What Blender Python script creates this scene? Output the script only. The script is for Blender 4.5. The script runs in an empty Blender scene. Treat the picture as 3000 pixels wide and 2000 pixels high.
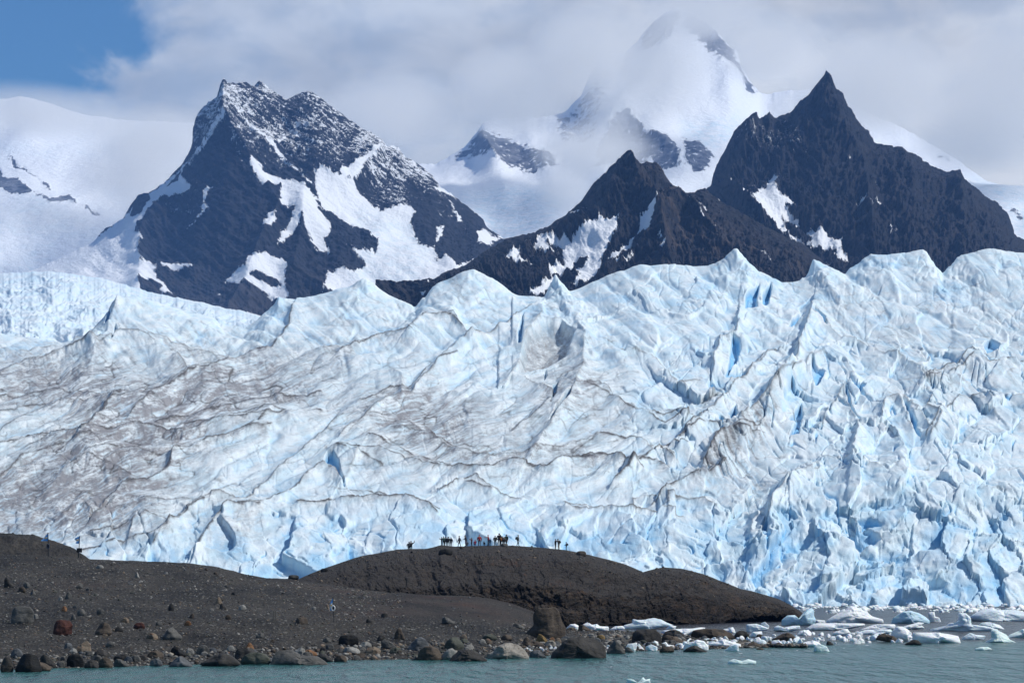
import bpy, bmesh, math, random
import numpy as np
from mathutils import Vector, Matrix
from mathutils.bvhtree import BVHTree
random.seed(7)
SC = bpy.context.scene
COL = SC.collection
R = math.radians

# ---------------------------------------------------------------- camera
K = 1.2e-4                      # tangent of one photograph pixel (3000 x 2000) with a 100 mm lens
H = 6.0                         # eye height above the lake
TP = 699 * K
PITCH = math.atan(TP); CP, SP = math.cos(PITCH), math.sin(PITCH)
cam = bpy.data.objects.new('camera', bpy.data.cameras.new('camera'))
COL.objects.link(cam)
cam.data.lens = 100; cam.data.sensor_width = 36; cam.data.sensor_fit = 'HORIZONTAL'
cam.data.clip_start = 1; cam.data.clip_end = 80000
cam.location = (0, 0, H); cam.rotation_euler = (math.pi/2 + PITCH, 0, 0)
SC.camera = cam

def P(px, py, d):
    """world point seen at photo pixel (px, py) standing d metres in front"""
    xc = (np.asarray(px, float) - 1500)*K; yc = (1000 - np.asarray(py, float))*K
    t = d/(CP - yc*SP)
    return t*xc, d + 0*t, H + t*(SP + yc*CP)
def water_d(py):                # distance at which the lake surface shows at photo row py
    yc = (1000 - py)*K
    return -H*(CP - yc*SP)/(SP + yc*CP)

# ---------------------------------------------------------------- light
SUN_AZ, SUN_EL = 97, 50
S = Vector((math.sin(R(SUN_AZ))*math.cos(R(SUN_EL)), math.cos(R(SUN_AZ))*math.cos(R(SUN_EL)), math.sin(R(SUN_EL))))
sd = bpy.data.lights.new('sun', 'SUN'); sd.energy = 3.6; sd.angle = R(0.6); sd.color = (1.0, .96, .885)
sun = bpy.data.objects.new('sun', sd); COL.objects.link(sun)
sun.rotation_euler = S.to_track_quat('Z', 'Y').to_euler()

SC.view_settings.view_transform = 'Standard'; SC.view_settings.look = 'None'
SC.view_settings.exposure = 0.2; SC.view_settings.gamma = 1.0
SC.cycles.max_bounces = 10; SC.cycles.diffuse_bounces = 3; SC.cycles.volume_bounces = 10
SC.cycles.transparent_max_bounces = 8; SC.cycles.caustics_reflective = False
SC.cycles.volume_step_rate = 1.0; SC.cycles.volume_max_steps = 64

class NT:
    """small helper to wire shader nodes"""
    def __init__(s, tree): s.t = tree
    def n(s, kind, **kw):
        nd = s.t.nodes.new('ShaderNode' + kind)
        for k, v in kw.items():
            if k in nd.inputs.keys(): s.put(nd.inputs[k], v)
            else: setattr(nd, k, v)
        return nd
    def put(s, sock, v):
        if isinstance(v, bpy.types.NodeSocket): s.t.links.new(v, sock)
        elif v is not None: sock.default_value = v
    def m(s, op, a, b=None, c=None, clamp=False):
        nd = s.t.nodes.new('ShaderNodeMath'); nd.operation = op; nd.use_clamp = clamp
        for i, v in enumerate((a, b, c)):
            if v is not None: s.put(nd.inputs[i], v)
        return nd.outputs[0]
    def mr(s, v, a, b, c=0.0, d=1.0, smooth=True):
        nd = s.t.nodes.new('ShaderNodeMapRange'); nd.interpolation_type = 'SMOOTHSTEP' if smooth else 'LINEAR'
        for i, q in enumerate((v, a, b, c, d)): s.put(nd.inputs[i], q)
        return nd.outputs[0]
    def mix(s, f, a, b, blend='MIX'):
        nd = s.t.nodes.new('ShaderNodeMix'); nd.data_type = 'RGBA'; nd.blend_type = blend
        s.put(nd.inputs[0], f)
        s.put(nd.inputs[6], a if not isinstance(a, tuple) else (*a, 1)[:4]); s.put(nd.inputs[7], b if not isinstance(b, tuple) else (*b, 1)[:4])
        return nd.outputs[2]
    def noise(s, vec, scale, detail=4, rough=.55, dist=0.0, out=0):
        nd = s.t.nodes.new('ShaderNodeTexNoise')
        if vec is not None: s.t.links.new(vec, nd.inputs['Vector'])
        nd.inputs['Scale'].default_value = scale; nd.inputs['Detail'].default_value = detail
        nd.inputs['Roughness'].default_value = rough; nd.inputs['Distortion'].default_value = dist
        return nd.outputs[out]
    def scale(s, vec, sc, rot=(0, 0, 0)):
        nd = s.t.nodes.new('ShaderNodeMapping'); s.t.links.new(vec, nd.inputs[0])
        nd.inputs['Scale'].default_value = sc; nd.inputs['Rotation'].default_value = rot
        return nd.outputs[0]
    def attr(s, name):
        nd = s.t.nodes.new('ShaderNodeAttribute'); nd.attribute_name = name
        return nd.outputs['Fac']
def dir_of(px, py):
    v = Vector(((px-1500)*K, 1.0, (1699-py)*K)); return v.normalized()

# ---------------------------------------------------------------- world: blue sky behind broken cloud
W = bpy.data.worlds.new('World'); SC.world = W; W.use_nodes = True
W.node_tree.nodes.clear(); w = NT(W.node_tree)
sky = w.n('TexSky'); sky.sky_type = 'NISHITA'; sky.sun_disc = False
sky.sun_elevation = R(SUN_EL); sky.sun_rotation = R(SUN_AZ); sky.altitude = 1500; sky.air_density = 1.3; sky.dust_density = 0.2; sky.ozone_density = 1
co = w.n('TexCoord').outputs['Generated']
blue = w.mix(1.0, sky.outputs[0], (0.31, 0.57, 0.78), 'MULTIPLY')
big = w.noise(w.scale(co, (1, 1, 1.5)), 26, 6, .58, .5)
hc = dir_of(40, 70)
dv = w.n('VectorMath', operation='SUBTRACT'); w.put(dv.inputs[0], co); dv.inputs[1].default_value = hc
dm = w.scale(dv.outputs[0], (1/.041, 1.0, 1/.033))
ln = w.n('VectorMath', operation='LENGTH'); w.put(ln.inputs[0], dm)
holed = w.m('ADD', ln.outputs['Value'], w.m('MULTIPLY', w.m('SUBTRACT', big, .5), -2.3))
hole = w.mr(holed, .58, 1.22)                         # 0 in the opening, 1 where cloud
front = w.m('MULTIPLY_ADD', w.noise(co, 2.2, 4, .6), 1.0, 0.0)
fd = w.n('VectorMath', operation='DOT_PRODUCT'); w.put(fd.inputs[0], co); fd.inputs[1].default_value = dir_of(1500, 800)
cover = w.mr(w.m('ADD', front, w.mr(fd.outputs['Value'], .80, .96, 0, .5)), .50, .72)
fac = w.m('MULTIPLY', hole, cover)
thin = w.mr(w.noise(w.scale(co, (1, 1, 1.6)), 34, 5, .6, .3), .30, .62, .72, 1.0)
fac = w.m('MULTIPLY', fac, thin)
sx = w.n('SeparateXYZ'); w.put(sx.inputs[0], co)
side = w.mr(w.m('ADD', sx.outputs[0], w.m('MULTIPLY', w.m('SUBTRACT', big, .5), .16)), -.10, .12)
ccol = w.mix(side, (6.6, 7.1, 7.5), (8.9, 9.0, 8.7))
bil = w.mr(w.noise(w.scale(co, (1, 1, 1.9)), 17, 6, .55, .4), .30, .72, .80, 1.16)
bc = w.n('CombineXYZ'); [w.put(bc.inputs[i], bil) for i in range(3)]
ccol = w.mix(1.0, ccol, bc.outputs[0], 'MULTIPLY')
mx = w.mix(fac, blue, ccol)
bg = w.n('Background'); w.put(bg.inputs[0], mx); bg.inputs[1].default_value = 0.085
ow = w.n('OutputWorld'); w.put(ow.inputs[0], bg.outputs[0])

# ---------------------------------------------------------------- numeric helpers
def _tab(seed):
    r = np.random.RandomState(seed); p = r.permutation(2048).astype(np.int32); a = (r.rand(2048)*2*np.pi)
    return p, np.cos(a).astype(np.float32), np.sin(a).astype(np.float32), r.rand(2048).astype(np.float32), r.rand(2048).astype(np.float32)
_T = {}
def perlin(x, y, seed=0):
    if seed not in _T: _T[seed] = _tab(seed)
    p, gx, gy, _, _ = _T[seed]
    xf = np.floor(x); yf = np.floor(y); xi = xf.astype(np.int32); yi = yf.astype(np.int32)
    fx = (x-xf).astype(np.float32); fy = (y-yf).astype(np.float32)
    u = fx*fx*fx*(fx*(fx*6-15)+10); v = fy*fy*fy*(fy*(fy*6-15)+10)
    def g(ix, iy, dx, dy):
        h = p[(p[iy & 2047] + ix) & 2047]; return gx[h]*dx + gy[h]*dy
    a = g(xi, yi, fx, fy); b = g(xi+1, yi, fx-1, fy); c = g(xi, yi+1, fx, fy-1); d = g(xi+1, yi+1, fx-1, fy-1)
    return ((a + u*(b-a)) + v*((c + u*(d-c)) - (a + u*(b-a))))*1.5
def fbm(x, y, octv=4, seed=0, gain=.5, lac=2.07):
    s = 0; a = 1.0; t = 0
    for i in range(octv):
        s = s + a*perlin(x, y, seed+i); t += a; a *= gain; x = x*lac+13.7; y = y*lac-7.3
    return s/t
def ridged(x, y, octv=4, seed=0, gain=.5, lac=2.1):
    s = 0; a = 1.0; t = 0
    for i in range(octv):
        s = s + a*(1-2*np.abs(perlin(x, y, seed+i))); t += a; a *= gain; x = x*lac+5.1; y = y*lac+9.3
    return s/t
def worley(x, y, seed=0):
    if seed not in _T: _T[seed] = _tab(seed)
    p, _, _, jx, jy = _T[seed]
    xi = np.floor(x).astype(np.int32); yi = np.floor(y).astype(np.int32)
    f1 = np.full(x.shape, 9, np.float32); f2 = f1.copy(); idd = np.zeros(x.shape, np.float32)
    for ox in (-1, 0, 1):
        for oy in (-1, 0, 1):
            cx = xi+ox; cy = yi+oy; h = p[(p[cy & 2047] + cx) & 2047]
            d = np.hypot(cx + jx[h] - x, cy + jy[h] - y).astype(np.float32)
            m = d < f1
            f2 = np.where(m, f1, np.minimum(f2, d)); idd = np.where(m, jx[(h*7) & 2047], idd); f1 = np.where(m, d, f1)
    return f1, f2, idd
def facets(x, y, seed=0, tilt=.3):
    """flat-topped broken cells, each with its own height and tilt; returns (height, distance to the joint)"""
    if seed not in _T: _T[seed] = _tab(seed)
    p, gx, gy, jx, jy = _T[seed]
    xi = np.floor(x).astype(np.int32); yi = np.floor(y).astype(np.int32)
    f1 = np.full(x.shape, 9, np.float32); f2 = f1.copy(); hh = np.zeros(x.shape, np.float32)
    for ox in (-1, 0, 1):
        for oy in (-1, 0, 1):
            cx = xi+ox; cy = yi+oy; h = p[(p[cy & 2047] + cx) & 2047]
            dx = x-cx-jx[h]; dy = y-cy-jy[h]; d = np.hypot(dx, dy).astype(np.float32)
            m = d < f1; f2 = np.where(m, f1, np.minimum(f2, d))
            k = (h*7+3) & 2047; hh = np.where(m, (jx[k]-.5) + tilt*(dx*gx[k]+dy*gy[k])*(.4+jy[k]), hh); f1 = np.where(m, d, f1)
    return hh, f2-f1
def sstep(v, a, b):
    t = np.clip((v-a)/(b-a), 0, 1); return t*t*(3-2*t)
def rot(x, y, deg):
    c, s = math.cos(R(deg)), math.sin(R(deg)); return x*c + y*s, -x*s + y*c
def poly_dist(X, Y, pts, reach):
    """distance to a polyline and the side of it (positive: below or right of the direction of travel)"""
    pts = np.asarray(pts, float); out = np.full(X.shape, 1e9, np.float32); side = np.zeros(X.shape, np.float32)
    x0, y0 = pts.min(0)-reach; x1, y1 = pts.max(0)+reach
    m = (X > x0) & (X < x1) & (Y > y0) & (Y < y1)
    if not m.any(): return out, side
    x = X[m]; y = Y[m]; D = np.full(x.shape, 1e9); Sd = np.zeros(x.shape)
    for (ax, ay), (bx, by) in zip(pts[:-1], pts[1:]):
        vx, vy = bx-ax, by-ay; L = vx*vx+vy*vy+1e-9
        t = np.clip(((x-ax)*vx+(y-ay)*vy)/L, 0, 1); dx = x-ax-t*vx; dy = y-ay-t*vy; d = np.hypot(dx, dy)
        k = d < D; D = np.where(k, d, D); Sd = np.where(k, np.sign(vx*dy - vy*dx), Sd)
    out[m] = D; side[m] = Sd
    return out, side
def poly_sdf(X, Y, pts, reach=30):
    """positive inside a polygon, in pixels"""
    pts = np.asarray(pts, float); out = np.full(X.shape, -reach, np.float32)
    x0, y0 = pts.min(0)-reach; x1, y1 = pts.max(0)+reach
    m = (X > x0) & (X < x1) & (Y > y0) & (Y < y1)
    if not m.any(): return out
    x = X[m]; y = Y[m]; D = np.full(x.shape, 1e9); ins = np.zeros(x.shape, bool)
    for (ax, ay), (bx, by) in zip(pts, np.roll(pts, -1, 0)):
        vx, vy = bx-ax, by-ay; L = vx*vx+vy*vy+1e-9
        t = np.clip(((x-ax)*vx+(y-ay)*vy)/L, 0, 1); D = np.minimum(D, np.hypot(x-ax-t*vx, y-ay-t*vy))
        c = (ay > y) != (by > y)
        with np.errstate(divide='ignore', invalid='ignore'):
            ins ^= c & (x < vx*(y-ay)/(vy if vy else 1e-9)+ax)
    out[m] = np.where(ins, D, -D)
    return np.maximum(out, -reach)
def crop(ox, oy, s, pts): return [(ox + a/s, oy + b/s) for a, b in pts]
def c1(*p): return crop(0, 0, 1.568, p)
def c2(*p): return crop(1000, 0, 1.568, p)
def c3(*p): return crop(2000, 0, 1.568, p)
def vw(*p): return [(a*1.27551, b*1.27551) for a, b in p]

def grid_mesh(name, X, Y, Z, mat=None, attrs=None, smooth=True, props=None, parent=None, flip=False):
    nr, nc = X.shape
    co = np.stack([X, Y, Z], -1).reshape(-1, 3).astype(np.float32)
    i = np.arange((nr-1)*(nc-1)); r = i//(nc-1); c = i % (nc-1); a = r*nc+c
    q = np.stack([a, a+1, a+nc+1, a+nc], -1)
    if flip: q = q[:, ::-1]
    me = bpy.data.meshes.new(name)
    me.vertices.add(len(co)); me.vertices.foreach_set('co', co.ravel())
    me.loops.add(q.size); me.loops.foreach_set('vertex_index', q.ravel().astype(np.int32))
    me.polygons.add(len(q)); me.polygons.foreach_set('loop_start', (np.arange(len(q))*4).astype(np.int32))
    me.polygons.foreach_set('loop_total', np.full(len(q), 4, np.int32))
    if smooth: me.polygons.foreach_set('use_smooth', np.ones(len(q), bool))
    me.update(calc_edges=True)
    for k, v in (attrs or {}).items():
        at = me.attributes.new(k, 'FLOAT', 'POINT'); at.data.foreach_set('value', np.ascontiguousarray(v, np.float32).ravel())
    if mat: me.materials.append(mat)
    o = bpy.data.objects.new(name, me); COL.objects.link(o)
    if parent: o.parent = parent
    tag(o, **(props or {}))
    return o
def tag(o, label=None, cat=None, group=None, kind=None):
    if label: o['label'] = label
    if cat: o['category'] = cat
    if group: o['group'] = group
    if kind: o['kind'] = kind
    return o

def sheet(x0, x1, nx, ctrl, nrows, soft=.06, smooth_top=0, tp=5, pad=(0, 0)):
    """rows of points that run from the foot of a slope to its skyline: ctrl = [(y of x, distance of x)], given in photo pixels and metres"""
    px = np.linspace(x0, x1, nx); ys, ds = [], []; stp = px[1]-px[0]
    if pad[0]: px = np.concatenate([x0 - np.linspace(pad[0], 9, 70), px])
    if pad[1]: px = np.concatenate([px, x1 + np.linspace(9, pad[1], 70)])
    C = []
    for yc, dc in ctrl:
        y = yc(px) if callable(yc) else np.interp(px, *zip(*yc)) if isinstance(yc, list) else np.full(len(px), float(yc))
        d = dc(px) if callable(dc) else np.interp(px, *zip(*dc)) if isinstance(dc, list) else np.full(len(px), float(dc))
        C.append((y, d))
    top = C[-1][0]; rough = 0
    if smooth_top:
        k = max(1, int(smooth_top/stp)); ker = np.hanning(2*k+1); ker /= ker.sum()
        st = np.convolve(np.pad(top, k, mode='edge'), ker, 'valid'); rough = top-st; C[-1] = (st, C[-1][1])
    for j, n in enumerate(nrows):
        t = np.linspace(0, 1, n, endpoint=(j == len(nrows)-1))[:, None]
        ys.append(C[j][0]*(1-t) + C[j+1][0]*t); ds.append(C[j][1]*(1-t) + C[j+1][1]*t)
    PY = np.concatenate(ys); D = np.concatenate(ds)
    if smooth_top:
        tt = np.linspace(0, 1, len(PY))[:, None]**tp; PY = PY + rough*tt
    PX = np.broadcast_to(px, PY.shape).copy()
    w_ = max(1, int(len(PY)*soft)); 
    if w_ > 1:
        pad = np.concatenate([2*D[:1]-D[w_:0:-1], D, 2*D[-1:]-D[-2:-w_-2:-1]]); cs = np.cumsum(np.concatenate([0*pad[:1], pad]), 0)
        D = (cs[2*w_+1:] - cs[:-2*w_-1])/(2*w_+1)
    return PX, PY, D
def backside(X, Y, Z, n, length, drop, power=1.0):
    """rows that carry the surface down behind its skyline"""
    rows = [(X, Y, Z)]
    x, y, z = X[-1], Y[-1], Z[-1]
    for i in range(1, n+1):
        s = (i/n)**1.5*length
        rows.append(((x*(1+s/y))[None], (y+s)[None], (z-drop*(i/n)**power)[None]))
    return [np.concatenate(a) for a in zip(*rows)]
def blur(a, r):
    for ax in (0, 1):
        p = np.concatenate([np.repeat(np.take(a, [0], ax), r+1, ax), a, np.repeat(np.take(a, [-1], ax), r, ax)], ax); c = np.cumsum(p, ax)
        hi = np.take(c, range(2*r+1, c.shape[ax]), ax); lo = np.take(c, range(0, c.shape[ax]-2*r-1), ax); a = (hi-lo)/(2*r+1)
    return a
def ext(A, n): return np.concatenate([A] + [A[-1:]]*n)
# ---------------------------------------------------------------- materials of the setting
def new_mat(name):
    m = bpy.data.materials.new(name); m.use_nodes = True
    nt = m.node_tree; nt.nodes.clear(); w = NT(nt)
    b = w.n('BsdfPrincipled'); o = w.n('OutputMaterial'); w.put(o.inputs[0], b.outputs[0])
    return m, w, b
def bump(w, b, h, strength, dist):
    bp = w.n('Bump'); w.put(bp.inputs['Height'], h); bp.inputs['Strength'].default_value = strength; bp.inputs['Distance'].default_value = dist
    w.put(b.inputs['Normal'], bp.outputs[0])

def mountain_mat(name, rock_a, rock_b, warm, sc=1.0, snowc=(.86, .89, .93)):
    m, w, b = new_mat(name)
    oc = w.n('TexCoord').outputs['Object']
    n1 = w.noise(w.scale(oc, (1, 1, 1)), .012*sc, 7, .62)
    n2 = w.noise(w.scale(oc, (1, .5, 2.2), (0, R(28), 0)), .045*sc, 6, .62, .6)
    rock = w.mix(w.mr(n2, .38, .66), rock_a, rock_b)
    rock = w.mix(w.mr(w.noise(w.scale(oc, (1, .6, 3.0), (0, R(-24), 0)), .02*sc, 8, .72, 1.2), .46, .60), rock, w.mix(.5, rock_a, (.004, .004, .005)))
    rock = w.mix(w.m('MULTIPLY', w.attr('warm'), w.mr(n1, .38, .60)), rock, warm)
    sn = w.m('ADD', w.attr('snow'), w.m('MULTIPLY', w.m('SUBTRACT', n2, .5), 1.0))
    sn = w.m('ADD', sn, w.m('MULTIPLY', w.m('SUBTRACT', w.noise(oc, .42*sc, 4, .65), .5), 1.7))
    fr = w.mr(sn, .30, .44)
    snow = w.mix(w.m('MULTIPLY', w.attr('ice'), w.mr(w.noise(w.scale(oc, (1, 1, 2.6)), .035*sc, 5, .65, 1.0), .38, .66)), snowc, (.60, .76, .86))
    snow = w.mix(w.m('MULTIPLY', w.attr('ice'), w.mr(w.noise(w.scale(oc, (1, 1, 3)), .012*sc, 5, .65), .55, .75, 0, .5)), snow, (.66, .66, .66))
    w.put(b.inputs['Base Color'], w.mix(fr, rock, snow))
    b.inputs['Roughness'].default_value = .85; b.inputs['Specular IOR Level'].default_value = .25
    bump(w, b, w.m('ADD', w.noise(oc, .05*sc, 6, .65), w.m('MULTIPLY', fr, .15)), .8, 9/sc)
    return m
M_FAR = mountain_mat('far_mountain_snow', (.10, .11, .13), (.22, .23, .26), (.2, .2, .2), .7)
M_LEFT = mountain_mat('slate_and_snow', (.005, .0075, .014), (.027, .031, .044), (.07, .06, .055))
M_DARK = mountain_mat('dark_slate_and_snow', (.004, .0055, .011), (.022, .024, .033), (.034, .029, .028))
M_BROWN = mountain_mat('brown_slate_and_snow', (.005, .0062, .011), (.026, .026, .033), (.062, .049, .043), 1.3)

def ice_mat(name, sc=1.0):
    m, w, b = new_mat(name)
    oc = w.n('TexCoord').outputs['Object']
    n1 = w.noise(w.scale(oc, (1, .35, 1)), .16*sc, 6, .62, .3)
    n2 = w.noise(w.scale(oc, (1, .4, 1.6)), .9*sc, 5, .65, .3)
    base = w.mix(w.mr(n1, .36, .66), (.80, .87, .90), (.64, .80, .88))
    blue = w.m('MULTIPLY', w.attr('blue'), w.mr(n1, .25, .6, .55, 1.1), clamp=True)
    base = w.mix(blue, base, (.22, .52, .80))
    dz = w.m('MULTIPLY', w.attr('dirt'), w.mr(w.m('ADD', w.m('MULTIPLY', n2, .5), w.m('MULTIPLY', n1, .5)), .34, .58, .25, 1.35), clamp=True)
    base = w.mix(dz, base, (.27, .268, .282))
    ln = w.attr('seam')
    base = w.mix(w.m('MULTIPLY', ln, w.mr(n2, .2, .6, .55, 1.05), clamp=True), base, (.080, .075, .073))
    w.put(b.inputs['Base Color'], base)
    b.inputs['Roughness'].default_value = .55; b.inputs['Specular IOR Level'].default_value = .35
    bump(w, b, w.m('ADD', w.m('MULTIPLY', n2, .6), w.noise(oc, 3.2*sc, 4, .6)), .3, .4/sc)
    return m
M_ICE = ice_mat('glacier_ice')
# ---------------------------------------------------------------- mountains
def snow_field(PX, PY, polys, soft=9.0):
    s = np.full(PX.shape, -1.2, np.float32); jx = PX + 11*fbm(PX/26, PY/26, 5, 401, .68); PY = PY + 11*fbm(PX/26, PY/26, 5, 407, .68); PX = jx
    for q in polys: s = np.maximum(s, poly_sdf(PX, PY, q, 30)/soft)
    u, v = rot(PX, PY, 33)
    return s + .50 - 1.35*np.maximum(0, ridged(u/44, v/7, 3, 431)-.12)*sstep(s, 3.2, .6)
def relief(PX, PY, ridges):
    D = 0
    for pts, amp, wd in ridges:
        d, sd_ = poly_dist(PX, PY, pts, wd*3)
        D = D + amp*np.exp(-d/wd)*(d < 1e8)
    return D
def mountain(name, x0, x1, step, ctrl, rows, disp, disp_dir, back, attrs, mat, props, amp=1.0, pad=(0, 0)):
    nx = int((x1-x0)/step)
    PX, PY, D = sheet(x0, x1, nx, ctrl, rows, .06, 60, 14, pad)
    n = disp(PX, PY).astype(np.float64)*amp
    att = attrs(PX, PY, n); sm = sstep(att['snow'], .3, .9)*.85; n = n*(1-sm) + blur(blur(n, 6), 6)*sm
    n = n - n[-1].mean(); top = PY[-1]; edge = sstep(PY-top, 0, 60)
    X, Y, Z = P(PX, PY, D)
    X = X + disp_dir[0]*n; Y = Y + disp_dir[1]*n; Z = Z + disp_dir[2]*n*(.12+.88*edge)
    X, Y, Z = backside(X, Y, Z, *back)
    k = back[0]
    A = {a: ext(v, k) for a, v in att.items()}
    return grid_mesh(name, X, Y, Z, mat, A, props=props)
def jagged(pts, amp, wl, seed):
    xs, ys = zip(*pts)
    def f(px):
        y = np.interp(px, xs, ys)
        return y + amp*fbm(px/wl, px*0+.37, 5, seed, .62) 
    return f
structure = dict(kind='structure')

# far snowfields and the snow mountain on the left, its top in cloud
SKY_L = [(-500, 250), (0, 290), (60, 282), (150, 305), (230, 330), (330, 345), (450, 352), (600, 360), (750, 420), (1000, 520), (1500, 700), (2200, 800)]
def a_left(PX, PY, n):
    rock = [c1((0, 775), (30, 820), (90, 830), (130, 880), (230, 920), (320, 905), (370, 950), (450, 970), (480, 1000), (440, 990), (360, 955), (300, 945), (230, 955), (150, 905), (60, 910), (0, 880)),
            c1((-60, 700), (0, 760), (20, 830), (0, 880), (-90, 870)),
            c1((50, 710), (80, 760), (150, 790), (210, 850), (260, 900), (240, 905), (190, 850), (130, 800), (60, 770), (40, 740))]
    s = 1.6 - 2.3*sstep(snow_field(PX, PY, rock, 7), -1.0, 1.2) + 1.0*ridged(PX/30+PY/30, PY/20, 4, 31, .6)
    return dict(snow=s, ice=.55*sstep(fbm(PX/200, PY/120, 3, 33), -.1, .5), warm=s*0)
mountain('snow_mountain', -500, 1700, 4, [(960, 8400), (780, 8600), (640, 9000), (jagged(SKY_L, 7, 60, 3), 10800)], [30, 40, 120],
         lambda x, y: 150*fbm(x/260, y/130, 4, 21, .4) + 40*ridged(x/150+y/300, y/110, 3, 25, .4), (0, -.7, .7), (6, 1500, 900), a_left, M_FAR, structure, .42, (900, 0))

# the high peak wrapped in cloud
SKY_P = [(900, 560), (1180, 480), (1270, 480)] + c2((490, 720), (520, 705), (560, 680), (620, 620), (650, 580), (700, 550), (780, 545), (850, 540), (950, 535), (1020, 520), (1060, 480), (1100, 440), (1150, 330), (1190, 262),
      (1240, 246), (1300, 242), (1360, 190), (1400, 140), (1440, 100), (1480, 76), (1520, 62), (1545, 50)) + \
      c3((0, 58), (50, 78), (100, 112), (150, 152), (180, 182), (220, 222), (245, 232), (260, 272), (268, 320), (300, 370), (350, 425), (400, 430), (440, 422), (500, 415), (580, 410), (700, 440), (860, 520), (1000, 580), (1150, 660), (1300, 760), (1400, 830), (1568, 880)) + [(3500, 1100)]
SKY_P = sorted(SKY_P)
def d_peak(x, y):
    r = [(c2((1520, 60), (1480, 250), (1380, 400), (1250, 560), (1200, 740)), 150, 60), (c3((100, 112), (150, 300), (260, 420)), 150, 40),
         (c2((1300, 560), (1400, 640), (1480, 700), (1568, 760)), 120, 40), (c2((650, 560), (640, 650), (700, 760)), 130, 40), (c2((860, 660), (900, 720), (960, 800)), 80, 40)]
    return relief(x, y, r) + 110*fbm(x/150, y/120, 5, 41, .5) + 46*ridged(x/110+y/100, y/80, 5, 44, .55)
def a_peak(PX, PY, n):
    rocks = [(c2((1460, 70), (1568, 60), (1568, 150), (1500, 260), (1420, 270), (1350, 230), (1380, 150)), .74),
             (c3((-10, 50), (120, 120), (245, 225), (265, 330), (360, 430), (290, 460), (250, 400), (120, 290), (60, 220), (0, 190)), .8),
             (c3((0, 240), (60, 220), (150, 320), (60, 300)), .3),
             (c2((630, 590), (650, 640), (760, 640), (860, 680), (960, 700), (1010, 760), (980, 800), (880, 800), (720, 785), (620, 735), (520, 740), (480, 720), (560, 680), (620, 620)), .75),
             (c2((960, 540), (1060, 500), (1180, 300), (1260, 330), (1200, 560), (1180, 700), (1000, 690)), .55),
             (c2((1150, 800), (1180, 700), (1240, 600), (1300, 560), (1360, 580), (1400, 640), (1480, 650), (1568, 720), (1568, 800), (1480, 800), (1420, 760), (1200, 810)), .8),
             (c3((-10, 630), (80, 640), (150, 700), (130, 780), (60, 810), (0, 790)), .74),
             (c3((1040, 590), (1120, 640), (1190, 680), (1275, 765), (1150, 735), (1170, 690), (1090, 640)), .55),
             (c3((1500, 940), (1568, 970), (1568, 1020), (1510, 980)), .8)]
    s = np.full(PX.shape, 1.8, np.float32)
    for q, a in rocks: s = np.minimum(s, 1.7 - 2.75*a*sstep(poly_sdf(PX, PY, q, 30), -18, 22))
    s = s + 1.1*ridged(PX/70+PY/60, PY/11, 4, 47, .65) + 1.1*fbm(PX/12, PY/9, 4, 49, .6) - .25
    ice = sstep(np.maximum(poly_sdf(PX, PY, c3((0, 540), (160, 545), (280, 545), (230, 640), (120, 690), (0, 620)), 30), poly_sdf(PX, PY, c2((560, 880), (900, 860), (1100, 900), (900, 1060), (700, 1090)), 30)), -25, 20)
    ice = np.maximum(ice, sstep(poly_sdf(PX, PY, c3((1300, 800), (1568, 860), (1700, 1000), (1568, 1100), (1480, 960)), 30), -20, 20))
    return dict(snow=s, ice=ice*.9, warm=s*0)
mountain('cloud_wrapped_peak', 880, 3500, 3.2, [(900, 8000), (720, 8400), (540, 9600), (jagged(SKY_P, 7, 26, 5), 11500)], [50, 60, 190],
         d_peak, (0, -.7, .7), (6, 1500, 1200), a_peak, M_FAR, structure, .5, (0, 600))

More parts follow.
